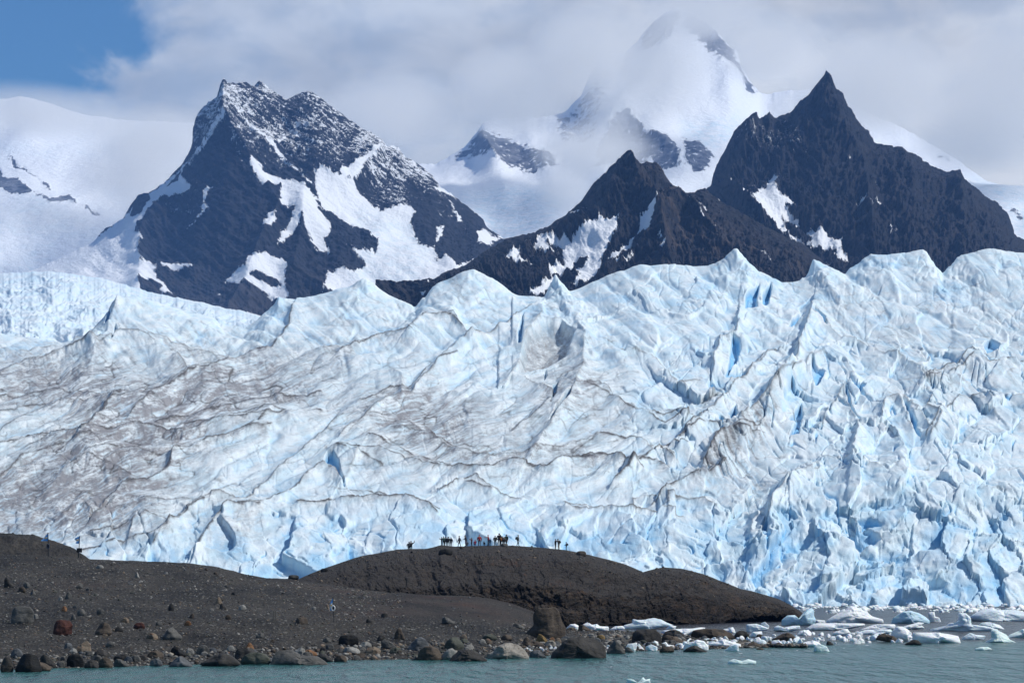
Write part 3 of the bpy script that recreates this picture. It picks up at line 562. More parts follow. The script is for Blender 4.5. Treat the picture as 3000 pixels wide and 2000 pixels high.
def zone(PX, PY, cx, cy, rx, ry, a=0):
    u, v = rot(PX-cx, PY-cy, a); return np.exp(-((u/rx)**2 + (v/ry)**2))
def build_glacier():
    x0, x1 = -210, 3210
    nx = int((x1-x0)/2.35)
    def topy(px): return np.interp(px, *zip(*SKY_G))
    cliff_y = [(-200, 1640), (700, 1600), (1300, 1560), (1900, 1560), (2250, 1500), (2500, 1440), (2800, 1420), (3200, 1400)]
    PX, PY, D = sheet(x0, x1, nx, [(1800, 655), (cliff_y, 700), ([(-200, 1250), (3200, 1200)], 890), (topy, [(-200, 1250), (1000, 1330), (2000, 1300), (3200, 1250)])], [130, 230, 320], .03, 300, 60, (1100, 1100))
    top = PY[-1]; qx = np.linspace(x0, x1, 900); qr = np.interp(qx, *zip(*SKY_G)); kk = 40; ker = np.hanning(2*kk+1); ker /= ker.sum()
    qr = np.convolve(np.pad(qr, kk, mode='edge'), ker, 'valid')-qr
    down = np.maximum(PY-top, 0)
    jn = 45*fbm(PX/70, PY/70, 4, 199, .6)
    crown = (.86*np.interp(PX + .7*down*np.where(PX > 1500, -1, 1) + jn, qx, qr))*np.exp(-(down/150)**1.1)
    wx = 45*fbm(PX/260, PY/150, 3, 201); wy = 26*fbm(PX/260, PY/150, 3, 204)
    x = PX+wx; y = PY+wy
    base = sstep(PY, 1380, 1560)                                     # the lower broken face
    right = sstep(PX + .25*(1300-PY), 1750, 2150)
    topz = sstep(PY, 1150, 950)
    left = (1-right)*(1-.6*topz)
    n = 5.5*fbm(x/330, y/170, 3, 211)
    # long swells rising to the right: convex pillows that meet in sharp seams
    def pillows(ang, L, Wd, seed, X=x, Y=y):
        u, v = rot(X, Y, ang); q = perlin(u/L, v/Wd, seed) + .28*perlin(u/L*2.3, v/Wd*2.1, seed+1)
        return np.abs(q)
    pa = pillows(-22, 230, 48, 221); pb = pillows(-15, 110, 24, 225); xs = PX+.3*wx; ys_ = PY+.3*wy; pc = pillows(34, 330, 62, 229, xs, ys_); pd = pillows(48, 210, 26, 233, xs, ys_); pe = pillows(8, 95, 30, 237)
    wa = left*(1-base*.6); wc = sstep(right+topz, .2, .9)*(1-base*.7)
    n = n + wa*(7.0*np.minimum(pa, .55) + 1.0*np.minimum(pb, .5)) + wc*(5.0*np.minimum(pc, .55) + 0.55*np.minimum(pd, .5)) + 0.6*np.minimum(pe, .5)
    # streaks where the ice was combed downhill
    u, v = rot(xs, ys_, 47); streak = ridged(u/120, v/9, 3, 241)
    n = n + .07*streak*wc
    # broken blocks on the right and along the front
    fa, ja = facets(x/105+.22*fbm(x/50, y/50, 3, 251), y/78+.22*fbm(x/50, y/50, 3, 255), 7, 1.5)
    blk = right*(1-.75*sstep(PY, 1150, 950)) * (1-zone(PX, PY, 2230, 1330, 190, 90, -30)*.6)
    fr = sstep(PY, 1420, 1600)
    fd, jd = facets(x/190+.2*fbm(x/90, y/90, 3, 731), y/150+.2*fbm(x/90, y/90, 3, 735), 27, 1.6); n = n + fr*6.0*fd*sstep(jd, -.02, .04)
    n = n + (blk*.95 + fr*.40)*(5.2*fa*sstep(ja, -.02, .035) + 1.5*sstep(ja, 0, .07))
    fb, jb = facets(x/38+.25*fbm(x/20, y/20, 3, 261), y/27+.25*fbm(x/20, y/20, 3, 265), 9, 1.4)
    n = n + (blk*.5*sstep(fbm(x/140, y/100, 3, 266), -.3, .3) + fr*.26*sstep(fbm(x/150, y/90, 3, 268), -.35, .25) + .12)*(2.0*fb + .5*sstep(jb, 0, .12))
    fc, jc = facets(xs/260+.3*fbm(xs/120, ys_/120, 3, 256), ys_/130+.3*fbm(xs/120, ys_/120, 3, 257), 17, 1.5)
    n = n + (1-.6*blk)*3.0*fc*(1-.5*left)*sstep(jc, 0, .16)
    n = n + (.40+.45*fr+.15*blk)*fbm(x/42, y/28, 5, 271, .42) + .06*fbm(PX/7, PY/6, 3, 281)
    # crests
    seam = np.zeros(PX.shape, np.float32); halo = np.zeros(PX.shape, np.float32); vary = sstep(fbm(PX/50, PY/50, 3, 299), -.2, .5)
    jx = PX + 9*fbm(PX/34, PY/34, 4, 291, .6); jy = PY + 7*fbm(PX/34, PY/34, 4, 295, .6)
    for pts, amp, wf, wb, dirt in CRESTS:
        d, sd_ = poly_dist(jx, jy, pts, wf*3.2)
        m = d < 1e8
        n = n + np.where(m, 1.45*amp*np.where(sd_ > 0, np.exp(-d/wf), np.exp(-d/wb)), 0)
        seam = np.maximum(seam, np.where(m, dirt*np.exp(-(d/(2.0+1.6*vary))**2), 0)); halo = np.maximum(halo, np.where(m, dirt*np.exp(-d/np.where(sd_ > 0, 13, 5)), 0))
    # the hollow with the grey back wall
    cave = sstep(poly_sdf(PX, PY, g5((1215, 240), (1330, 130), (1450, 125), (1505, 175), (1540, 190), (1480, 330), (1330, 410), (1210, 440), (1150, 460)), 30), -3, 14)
    n = n - 11*cave
    # shadowed slots between the fins
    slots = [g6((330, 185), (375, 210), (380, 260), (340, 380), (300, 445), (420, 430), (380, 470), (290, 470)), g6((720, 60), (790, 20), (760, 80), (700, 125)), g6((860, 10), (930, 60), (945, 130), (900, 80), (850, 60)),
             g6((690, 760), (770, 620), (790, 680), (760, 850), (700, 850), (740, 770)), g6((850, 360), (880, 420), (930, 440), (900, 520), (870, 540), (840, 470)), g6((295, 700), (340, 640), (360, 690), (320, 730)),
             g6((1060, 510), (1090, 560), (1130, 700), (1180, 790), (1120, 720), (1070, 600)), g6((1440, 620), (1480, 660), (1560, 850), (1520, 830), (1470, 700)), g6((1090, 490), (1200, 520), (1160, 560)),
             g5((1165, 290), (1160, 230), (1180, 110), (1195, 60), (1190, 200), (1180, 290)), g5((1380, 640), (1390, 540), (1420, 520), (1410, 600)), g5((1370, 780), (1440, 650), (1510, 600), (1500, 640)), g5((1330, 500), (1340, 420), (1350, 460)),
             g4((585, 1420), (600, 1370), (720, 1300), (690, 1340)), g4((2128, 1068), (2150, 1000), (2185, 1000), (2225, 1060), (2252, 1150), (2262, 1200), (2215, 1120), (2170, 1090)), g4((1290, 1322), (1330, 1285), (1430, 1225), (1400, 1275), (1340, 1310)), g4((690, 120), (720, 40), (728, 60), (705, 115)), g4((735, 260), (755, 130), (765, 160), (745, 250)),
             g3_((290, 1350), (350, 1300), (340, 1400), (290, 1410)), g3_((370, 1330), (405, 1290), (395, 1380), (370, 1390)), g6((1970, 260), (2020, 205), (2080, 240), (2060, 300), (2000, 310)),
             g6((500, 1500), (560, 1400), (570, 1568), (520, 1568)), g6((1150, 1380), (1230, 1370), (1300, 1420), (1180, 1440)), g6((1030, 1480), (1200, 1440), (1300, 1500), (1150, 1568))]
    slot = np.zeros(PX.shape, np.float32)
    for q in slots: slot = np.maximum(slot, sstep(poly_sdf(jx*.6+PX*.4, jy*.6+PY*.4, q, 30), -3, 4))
    n = n - 8.5*slot
    # narrow crevasses, blue inside
    cu, cv = rot(x, y, 62); cr = np.abs(perlin(cu/110, cv/30, 301)); cv2 = np.exp(-(cr/.05)**2)*sstep(fbm(PX/90, PY/70, 3, 305), -.05, .25)*(.15+.85*right)*(1-.75*topz)*(1-.7*fr)
    cu, cv = rot(x, y, 5); cr = np.abs(perlin(cu/90, cv/30, 311)); cv3 = np.exp(-(cr/.04)**2)*sstep(fbm(PX/110, PY/80, 3, 315), .05, .4)*(.2+.8*fr)
    n = n - 4.6*np.maximum(cv2, .6*cv3)
    edge = sstep(PY-PY[-1], 0, 40)
    X, Y, Z = P(PX, PY, D)
    MP = K*D*3.5; n = (n - n[-1].mean())*MP
    bowl = .5*fbm(x/18, y/12, 4, 331, .5)*(.25+.75*np.maximum(blk*.7, fr))
    n = n + bowl*.4*MP
    Y = Y - .55*n; Z = Z + .80*n*(.35+.65*edge) + (crown - 7*np.exp(-down/160))*K*D; X = X + (1.2*perlin(x/30, y/30, 341)+1.4*fbm(x/14, y/14, 3, 345))*(blk*.6+fr*.7)*MP
    # colouring: wind-blown grit, seams along the joints, bare blue ice, painted shade in the slots and the hollow
    gz = .95*zone(PX, PY, 150, 1120, 330, 90, 0) + 1.0*zone(PX, PY, 330, 1330, 420, 130, -22) + .8*zone(PX, PY, 250, 1500, 330, 90, 0) + .95*zone(PX, PY, 1240, 1230, 220, 85, 5) + .55*zone(PX, PY, 800, 1100, 330, 80, -18) \
        + .6*zone(PX, PY, 1680, 1150, 130, 130, 60) + .9*zone(PX, PY, 2160, 1300, 170, 55, -38) + .5*zone(PX, PY, 2190, 1400, 90, 90, 0) + .4*zone(PX, PY, 1500, 1350, 400, 60, 0) + .35*zone(PX, PY, 2770, 1140, 150, 50, -15) + .35*zone(PX, PY, 560, 1030, 300, 60, 20) \
        + .30*zone(PX, PY, 2600, 960, 300, 90, 30) + .4*zone(PX, PY, 700, 1560, 90, 60, -50) + .25*zone(PX, PY, 2850, 900, 200, 120, 50)
    su, sv = rot(x, y, -20); sgrit = .6*fbm(su/120, sv/16, 5, 351, .6) + .5*ridged(su/46, sv/7, 3, 353); tu, tv = rot(xs, ys_, 44); tgrit = fbm(tu/110, tv/9, 5, 355, .6)
    grit = .62*gz*(.58+2.4*np.where(right > .5, tgrit, sgrit*(1-topz)+tgrit*topz)) + .14*sstep(tgrit*wc+sgrit*wa, .12, .5)
    dirt = np.clip(grit + .5*halo*sstep(fbm(PX/60, PY/60, 3, 368), -.25, .3) + .55*cave, 0, 1)  # cave term greys the wall for its dirty ice and its shade alike
    lines = wa*(1.1*np.exp(-(pa/.020)**2) + .6*np.exp(-(pb/.035)**2)) + wc*(.7*np.exp(-(pc/.022)**2) + .45*np.exp(-(pd/.04)**2)) + .8*np.exp(-(pe/.03)**2)*(1-fr)
    lines = lines*sstep(fbm(PX/70, PY/50, 4, 361), -.22, .25)*(.45+.8*np.clip(gz, 0, 1))*(1-.85*fr)
    seam = np.clip(np.maximum(1.25*seam*sstep(fbm(PX/40, PY/40, 3, 365), -.5, -.05), lines) + .5*zone(PX, PY, 2150, 1290, 150, 26, -42)*sstep(sgrit, 0, .3), 0, 1)
    # curvature of the surface: fresh blue ice in the hollows, painted blue shade in the slots
    def blur(a, r):
        for ax in (0, 1):
            p = np.concatenate([np.repeat(np.take(a, [0], ax), r+1, ax), a, np.repeat(np.take(a, [-1], ax), r, ax)], ax); c = np.cumsum(p, ax)
            hi = np.take(c, range(2*r+1, c.shape[ax]), ax); lo = np.take(c, range(0, c.shape[ax]-2*r-1), ax); a = (hi-lo)/(2*r+1)
        return a
    hol = (blur(n, 14)-n)/(MP)
    blue = np.clip(.06 + .30*sstep(hol, .3, 2.4) + .95*np.maximum(cv2, cv3) + .7*slot + .42*fr*sstep(fbm(x/90, y/70, 4, 371), -.15, .3) + .32*sstep(fbm(x/150, y/60, 4, 375), .05, .45)*(.5+.5*topz) - .5*dirt, 0, 1)  # slot term puts their blue shadow into the colour
    X, Y, Z = backside(X, Y, Z, 14, 500, 70)
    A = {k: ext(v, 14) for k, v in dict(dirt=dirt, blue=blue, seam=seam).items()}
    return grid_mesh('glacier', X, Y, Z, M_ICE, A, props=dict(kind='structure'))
def g3_(*p): return crop(2000, 0, 1.568, p)
GL = build_glacier()

# the broken ice tongue far behind on the left
M_ICE_FAR = ice_mat('far_glacier_ice', .25)
def far_glacier():
    sk = [(-500, 790), (0, 800), (150, 795), (300, 815), (420, 850), (560, 880), (800, 930)]
    PX, PY, D = sheet(-500, 760, 500, [(1060, 2600), (jagged(sk, 5, 25, 15), 5200)], [330], .03, 0, 5, (900, 0))
    x = PX + 30*fbm(PX/90, PY/50, 3, 401); y = PY + 20*fbm(PX/90, PY/50, 3, 405)
    n = 22*fbm(x/130, y/60, 4, 411) + 4*ridged(x/34+y/30, y/12, 4, 415) + 2.5*fbm(x/9, y/6, 3, 419)
    X, Y, Z = P(PX, PY, D); Y = Y-.6*n; Z = Z+.7*n*sstep(PY-PY[-1], 0, 30)
    bl = np.clip(.05+.6*sstep(-ridged(x/34+y/30, y/12, 4, 415), .0, .6)*sstep(fbm(x/90, y/40, 3, 421), -.3, .3), 0, 1)
    X, Y, Z = backside(X, Y, Z, 5, 900, 300)
    grid_mesh('far_glacier', X, Y, Z, M_ICE_FAR, dict(dirt=ext(.12*sstep(fbm(x/60, y/20, 3, 425), .1, .5), 5), blue=ext(bl, 5), seam=ext(bl*0, 5)), props=dict(kind='structure'))
far_glacier()
# ---------------------------------------------------------------- lake
def water_mat():
    m, w, b = new_mat('glacial_water')
    oc = w.n('TexCoord').outputs['Object']
    sp = w.n('SeparateXYZ'); w.put(sp.inputs[0], oc)
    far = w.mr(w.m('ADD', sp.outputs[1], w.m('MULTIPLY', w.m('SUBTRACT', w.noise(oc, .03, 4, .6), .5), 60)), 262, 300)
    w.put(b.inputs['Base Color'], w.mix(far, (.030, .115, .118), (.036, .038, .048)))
    b.inputs['Roughness'].default_value = .20; b.inputs['IOR'].default_value = 1.12; b.inputs['Specular IOR Level'].default_value = .20
    h = w.m('ADD', w.noise(w.scale(oc, (1, .16, 1)), 1.0, 4, .62, .3), w.m('MULTIPLY', w.noise(w.scale(oc, (1, .3, 1)), .16, 3, .5), 1.2))
    bump(w, b, h, 1.0, 2.2)
    return m
M_WATER = water_mat()
def plane(name, x0, x1, y0, y1, z, mat, nx=1, ny=1, props=None):
    X, Y = np.meshgrid(np.linspace(x0, x1, nx+1), np.linspace(y0, y1, ny+1))
    return grid_mesh(name, X, Y, X*0+z, mat, props=props)
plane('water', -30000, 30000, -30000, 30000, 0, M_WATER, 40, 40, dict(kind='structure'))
# ---------------------------------------------------------------- shore, mound and the rock dome
def stone_field_mat(name, base_a, base_b, rust, sc=1.0, pebble=True):
    m, w, b = new_mat(name)
    oc = w.n('TexCoord').outputs['Object']
    n1 = w.noise(oc, .12*sc, 6, .6); n2 = w.noise(w.scale(oc, (1, 1, 1.5)), 1.1*sc, 6, .65)
    c = w.mix(w.mr(n2, .3, .7), base_a, base_b)
    c = w.mix(w.mr(w.noise(w.scale(oc, (.5, .25, 1)), .22*sc, 6, .65), .36, .62), w.mix(1.0, c, (.55, .55, .56), 'MULTIPLY'), w.mix(1.0, c, (1.55, 1.5, 1.42), 'MULTIPLY'))
    c = w.mix(w.m('MULTIPLY', w.attr('rust'), w.mr(w.m('ADD', w.m('MULTIPLY', n1, .5), w.m('MULTIPLY', n2, .5)), .42, .60), clamp=True), c, rust)
    if not pebble: c = w.mix(w.mr(w.noise(w.scale(oc, (1, .5, 1.5), (0, R(-20), 0)), .30, 7, .72, .8), .42, .60), w.mix(1.0, c, (.42, .40, .40), 'MULTIPLY'), w.mix(1.0, c, (2.1, 1.9, 1.7), 'MULTIPLY'))
    h = n2
    if not pebble:
        q = w.n('TexVoronoi'); q.feature = 'DISTANCE_TO_EDGE'; w.put(q.inputs['Vector'], w.scale(w.mix(.35, oc, w.noise(oc, .5, 3, .5, out=1)), (1, .6, 1.9), (0, R(20), 0))); q.inputs['Scale'].default_value = .34
        ck = w.m('MAXIMUM', w.mr(q.outputs['Distance'], .0, .05), w.mr(w.noise(oc, .35, 4, .6), .44, .56)); ly = w.noise(w.scale(oc, (.25, .25, 3.2)), .8, 6, .7, .8)
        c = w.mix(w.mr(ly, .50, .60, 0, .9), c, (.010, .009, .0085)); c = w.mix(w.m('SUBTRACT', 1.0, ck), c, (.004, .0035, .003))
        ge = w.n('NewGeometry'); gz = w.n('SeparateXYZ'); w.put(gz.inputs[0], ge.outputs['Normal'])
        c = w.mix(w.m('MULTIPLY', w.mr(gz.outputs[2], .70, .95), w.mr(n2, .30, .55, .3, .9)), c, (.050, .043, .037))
        h = w.m('ADD', w.m('ADD', n2, w.m('MULTIPLY', ck, .5)), w.m('MULTIPLY', ly, -.7))
    if pebble:
        v = w.n('TexVoronoi'); w.put(v.inputs['Vector'], oc); v.inputs['Scale'].default_value = 3.0*sc; v.inputs['Randomness'].default_value = 1
        sp = w.n('SeparateColor'); w.put(sp.inputs[0], v.outputs['Color'])
        st = w.m('MULTIPLY', w.mr(v.outputs['Distance'], .42, .30), w.mr(sp.outputs[0], .50, .62))
        st = w.m('MULTIPLY', st, w.m('SUBTRACT', 1.0, w.attr('rock'), clamp=True))
        pc = w.mix(sp.outputs[1], (.030, .030, .029), (.26, .25, .23)); pc = w.mix(w.mr(sp.outputs[2], .93, .95), pc, (.17, .09, .05))
        c = w.mix(st, c, pc)
        h = w.m('ADD', w.m('MULTIPLY', n2, .6), w.m('MULTIPLY', st, .8))
    w.put(b.inputs['Base Color'], c); b.inputs['Roughness'].default_value = .85; b.inputs['Specular IOR Level'].default_value = .25
    bump(w, b, w.m('ADD', h, w.m('MULTIPLY', w.noise(oc, 6*sc, 4, .6), .3)), 1.0, .6/sc)
    return m
M_GRAVEL = stone_field_mat('dark_gravel', (.015, .0142, .013), (.042, .0385, .034), (.060, .030, .020))
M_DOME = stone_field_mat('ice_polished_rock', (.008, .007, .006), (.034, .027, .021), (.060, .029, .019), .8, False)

SHORE = [(-350, 1974), (0, 1962), (239, 1955), (500, 1948), (750, 1941), (1000, 1934), (1300, 1929), (1500, 1926), (1640, 1918), (1777, 1909), (1930, 1905), (2120, 1899), (2250, 1895), (2360, 1893)]
CREST = [(-350, 1608), (0, 1622), (153, 1626), (255, 1635), (414, 1643), (542, 1648), (638, 1661), (750, 1686), (782, 1692), (845, 1694), (941, 1707), (1037, 1722), (1133, 1735), (1260, 1744), (1356, 1745), (1430, 1752), (1500, 1769), (1564, 1791), (1600, 1822), (1640, 1842), (1700, 1846), (1850, 1848), (2000, 1862), (2180, 1879), (2260, 1888), (2360, 1896)]
CREST_D = [(-350, 335), (0, 335), (750, 335), (1133, 345), (1400, 345), (1564, 335), (1700, 326), (1850, 320), (2000, 297), (2250, 262), (2420, 254)]
MID = [(-350, 1815), (0, 1810), (750, 1815), (1200, 1815), (1500, 1846), (1700, 1874), (1850, 1875), (2000, 1880), (2250, 1889), (2420, 1893)]
MID_D = [(-350, 238), (0, 240), (750, 240), (1200, 256), (1500, 266), (1700, 276), (1850, 273), (2000, 268), (2250, 257), (2420, 254)]
def shore():
    sh = lambda x: np.interp(x, *zip(*SHORE))
    PX, PY, D = sheet(-350, 2360, 1280, [(lambda x: sh(x)+8, lambda x: water_d(sh(x)+8)*1.03), (sh, lambda x: water_d(sh(x))*1.002), (MID, MID_D), (CREST, CREST_D)], [6, 110, 150], .02, 0, 5, (1100, 0))
    taper = sstep(PX, 1900, 1600)*.85+.15
    n = 16*fbm(PX/260, PY/80, 4, 501) + 6.0*fbm(PX/50, PY/20, 4, 505) + 2.2*fbm(PX/9, PY/6, 3, 509)
    rock = sstep(poly_sdf(PX + 10*fbm(PX/50, PY/30, 3, 515), PY + 6*fbm(PX/50, PY/30, 3, 516), [(1090, 1790), (1180, 1742), (1300, 1735), (1480, 1750), (1600, 1780), (1610, 1830), (1560, 1836), (1400, 1822), (1300, 1812), (1180, 1806)], 30), -4, 10)
    n = n*(1-.6*rock) + rock*(3.0*ridged(PX/90, PY/26, 4, 521) + 3)
    rim = sstep(PY, PY[-1], PY[-1]+30); low = sstep(sh(PX)-PY, 0, 14)
    n = n*taper*low*(.35+.65*rim)
    X, Y, Z = P(PX, PY, D); Z = Z + n*K*D
    rust = np.clip(.9*zone(PX, PY, 1400, 1790, 90, 18, 15) + .7*zone(PX, PY, 1080, 1790, 130, 22) + .5*zone(PX, PY, 1000, 1735, 160, 16, 8) + .6*zone(PX, PY, 1290, 1748, 60, 10) + .35*zone(PX, PY, 230, 1710, 150, 14) + .2*rock, 0, 1)
    X, Y, Z = backside(X, Y, Z, 8, 30, 9)
    o = grid_mesh('shore', X, Y, Z, M_GRAVEL, dict(rust=ext(rust, 8), rock=ext(rock, 8)), props=dict(kind='structure'))
    return o, (PX, PY, X[:len(PX)], Y[:len(PX)], Z[:len(PX)])
SHORE_OB, SG = shore()
def bvh_of(o, step=1):
    me = o.data; n = len(me.vertices); co = np.empty(n*3, np.float32); me.vertices.foreach_get('co', co)
    q = np.empty(len(me.polygons)*4, np.int32); me.loops.foreach_get('vertex_index', q)
    return BVHTree.FromPolygons([Vector(v) for v in co.reshape(-1, 3).tolist()], q.reshape(-1, 4).tolist())
BV_SHORE = bvh_of(SHORE_OB)

HILL = [(-350, 1548), (0, 1562), (96, 1568), (159, 1584), (207, 1602), (245, 1627), (285, 1652), (330, 1675)]
def hill():
    PX, PY, D = sheet(-350, 325, 300, [(1690, 346), (HILL, [(-350, 385), (0, 385), (245, 372), (330, 366)])], [110], .1, 0, 5, (1100, 0))
    n = 12*fbm(PX/90, PY/50, 4, 531) + 7*ridged(PX/34, PY/22, 5, 535, .6)
    n = n*(.3+.7*sstep(PY, PY[-1], PY[-1]+20))
    X, Y, Z = P(PX, PY, D); Z = Z+n*K*D
    X, Y, Z = backside(X, Y, Z, 6, 60, 18)
    rust = ext(.5*sstep(fbm(PX/60, PY/30, 3, 539), 0, .4), 6)
    return grid_mesh('rocky_hill', X, Y, Z, M_GRAVEL, dict(rust=rust, rock=rust*0+.75), props=dict(kind='structure'))
HILL_OB = hill()

DOME = [(560, 1742), (700, 1722), (800, 1706), (877, 1694), (941, 1667), (973, 1656), (1027, 1638), (1056, 1629), (1101, 1621), (1165, 1609), (1206, 1607), (1247, 1607), (1267, 1603), (1292, 1596), (1333, 1600), (1388, 1598), (1500, 1598), (1596, 1604), (1659, 1611), (1723, 1624), (1787, 1639),
        (1835, 1653), (1867, 1667), (1884, 1675), (1921, 1665), (1943, 1661), (1997, 1665), (2058, 1680), (2122, 1704), (2170, 1724), (2201, 1730), (2250, 1744), (2282, 1754), (2314, 1770), (2346, 1790), (2364, 1806), (2380, 1822), (2430, 1826)]
def dome():
    by = lambda x: np.interp(x, [560, 1650, 2000, 2200, 2430], [1838, 1836, 1829, 1822, 1817])
    bd = lambda x: water_d(by(x)) + 2.5
    cy = lambda x: np.interp(x, *zip(*DOME))
    span = lambda x: np.clip((by(x)-cy(x))/230, 0, 1)
    PX, PY, D = sheet(560, 2430, 1250, [(by, bd), (lambda x: cy(x)+.50*(by(x)-cy(x)), lambda x: bd(x)+10*span(x)+1), (lambda x: cy(x)+.16*(by(x)-cy(x)), lambda x: bd(x)+34*span(x)+1.5), (cy, lambda x: bd(x)+76*span(x)**1.2+2)], [120, 90, 60], .02)
    wx = 22*fbm(PX/60, PY/40, 3, 551); wy = 14*fbm(PX/60, PY/40, 3, 555); x = PX+wx; y = PY+wy
    t = np.clip((PY-PY[-1])/np.maximum(PY[0]-PY[-1], 1), 0, 1)
    u, v = rot(x, y, 60)
    n = 9*fbm(x/170, y/60, 3, 561) + (2.2+3.8*t)*ridged(u/60, v/26, 5, 565, .58) + 2.6*t*ridged(x/90, y/9, 4, 571, .6)*sstep(PX, 1350, 1500) + 2.4*ridged(x/26, y/14, 4, 575, .6)*(.35+.65*t)
    hl = [(1560, 1700, 60, 26, -10), (1390, 1690, 40, 30, 10), (1065, 1680, 34, 26, 30), (1260, 1690, 26, 30, 0), (1760, 1720, 90, 26, 20), (1900, 1760, 80, 24, 0), (1500, 1740, 90, 16, 0), (1640, 1780, 90, 14, 0)]
    for cx, c_y, rx, ry, an in hl: n = n - 7*zone(x, y, cx, c_y, rx, ry, an)
    n = 3.2*n*sstep(span(PX), 0, .25)*(.10+.88*sstep(PY, PY[-1], PY[-1]+26))
    X, Y, Z = P(PX, PY, D); Y = Y - .75*n*K*D; Z = Z + .6*n*K*D
    rust = np.clip(1.2*zone(PX, PY, 1530, 1665, 90, 26, -5) + .6*zone(PX, PY, 1960, 1720, 70, 22, 10) + .5*zone(PX, PY, 1000, 1700, 90, 16) + .5*zone(PX, PY, 1850, 1655, 50, 8, 25) + .35*zone(PX, PY, 1250, 1635, 200, 16) + .6*zone(PX, PY, 1640, 1705, 40, 18) + .12, 0, 1)
    X, Y, Z = backside(X, Y, Z, 8, 70, 16)
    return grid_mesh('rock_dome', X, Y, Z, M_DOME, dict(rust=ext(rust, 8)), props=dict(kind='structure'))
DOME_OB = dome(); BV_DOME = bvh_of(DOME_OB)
def ray(px, py, tree=None):
    """where the sight line through a photo pixel first meets the shore, the dome or the lake"""
    o = Vector((0, 0, H)); q = Vector([float(a) for a in P(px, py, 100.0)]) - o; q.normalize(); best = None
    for t in ([tree] if tree else [BV_SHORE, BV_DOME]):
        hit = t.ray_cast(o, q)
        if hit[0] is not None and (best is None or hit[3] < best[1]): best = (hit[0], hit[3])
    if q.z < 0:
        dw = -H/q.z
        if best is None or dw < best[1]: return o + q*dw
    if best is None and tree is None and py < 1900: return ray(px, py+1.5)
    return best[0] if best else None
def ground_z(x, y, trees):
    z = -.2
    for t in trees:
        h = t.ray_cast(Vector((x, y, 60)), Vector((0, 0, -1)))
        if h[0] is not None: z = max(z, h[0].z)
    return z
# ---------------------------------------------------------------- boulders and floating ice: every one a closed body of its own
def noise3(v, s, seed):
    return (perlin(v[:, 0]*s+seed*1.7, v[:, 2]*s, seed) + perlin(v[:, 1]*s-3.1, v[:, 2]*s+seed, seed+1) + perlin(v[:, 0]*s, v[:, 1]*s+9.7, seed+2))/1.8
_ICO = {}
def ico(n):
    if n not in _ICO:
        bm = bmesh.new(); bmesh.ops.create_icosphere(bm, subdivisions=n, radius=1)
        _ICO[n] = (np.array([v.co[:] for v in bm.verts]), [[v.index for v in f.verts] for f in bm.faces]); bm.free()
    return _ICO[n]
def mesh_from(name, v, f, mat, smooth=True):
    me = bpy.data.meshes.new(name); me.from_pydata(v.tolist() if hasattr(v, 'tolist') else v, [], f)
    if smooth: me.polygons.foreach_set('use_smooth', np.ones(len(me.polygons), bool))
    if mat: me.materials.append(mat)
    me.update(); return me
def radial(outline, ang):
    """distance from the origin to a star-shaped outline in each direction"""
    o = np.asarray(outline, float); r = np.zeros(ang.shape)
    for (ax, ay), (bx, by) in zip(o, np.roll(o, -1, 0)):
        ex, ey = bx-ax, by-ay; cx, sy = np.cos(ang), np.sin(ang)
        den = cx*ey - sy*ex; den = np.where(np.abs(den) < 1e-9, 1e-9, den)
        t = (ax*ey-ay*ex)/den; u = (ax*sy-ay*cx)/den
        r = np.where((t > 0) & (u >= -1e-6) & (u <= 1+1e-6), np.maximum(r, t), r)
    return np.maximum(r, 1e-3)
SHAPES = dict(
    dome=[(-1, 0), (-.93, .35), (-.70, .72), (-.30, .97), (.15, 1), (.60, .82), (.90, .45), (1, 0), (.6, -.15), (-.6, -.15)],
    slab=[(-1, .05), (-.85, .55), (-.45, .92), (.2, 1), (.75, .75), (1, .25), (.85, -.1), (-.8, -.15)],
    block=[(-1, .0), (-.95, .6), (-.72, .95), (-.1, 1), (.62, .95), (.95, .62), (1, .05), (.8, -.12), (-.8, -.12)],
    wedge=[(-1, .0), (-.9, .7), (-.55, 1), (-.1, .88), (.5, .5), (1, .05), (.7, -.12), (-.7, -.12)],
    edge=[(-1, .05), (-.5, .5), (.1, .88), (.55, 1), (.9, .7), (1, 0), (.7, -.12), (-.7, -.12)],
    peak=[(-1, 0), (-.72, .45), (-.35, .85), (-.05, 1), (.25, .86), (.62, .42), (1, 0), (.6, -.12), (-.6, -.12)],
    round=[(-.95, .12), (-.98, .5), (-.68, .88), (-.15, 1), (.45, .95), (.88, .66), (1, .3), (.82, -.02), (-.7, -.05)],
    low=[(-1, 0), (-.6, .45), (-.2, .85), (.2, 1), (.55, .8), (1, .05), (.6, -.2), (-.6, -.2)])
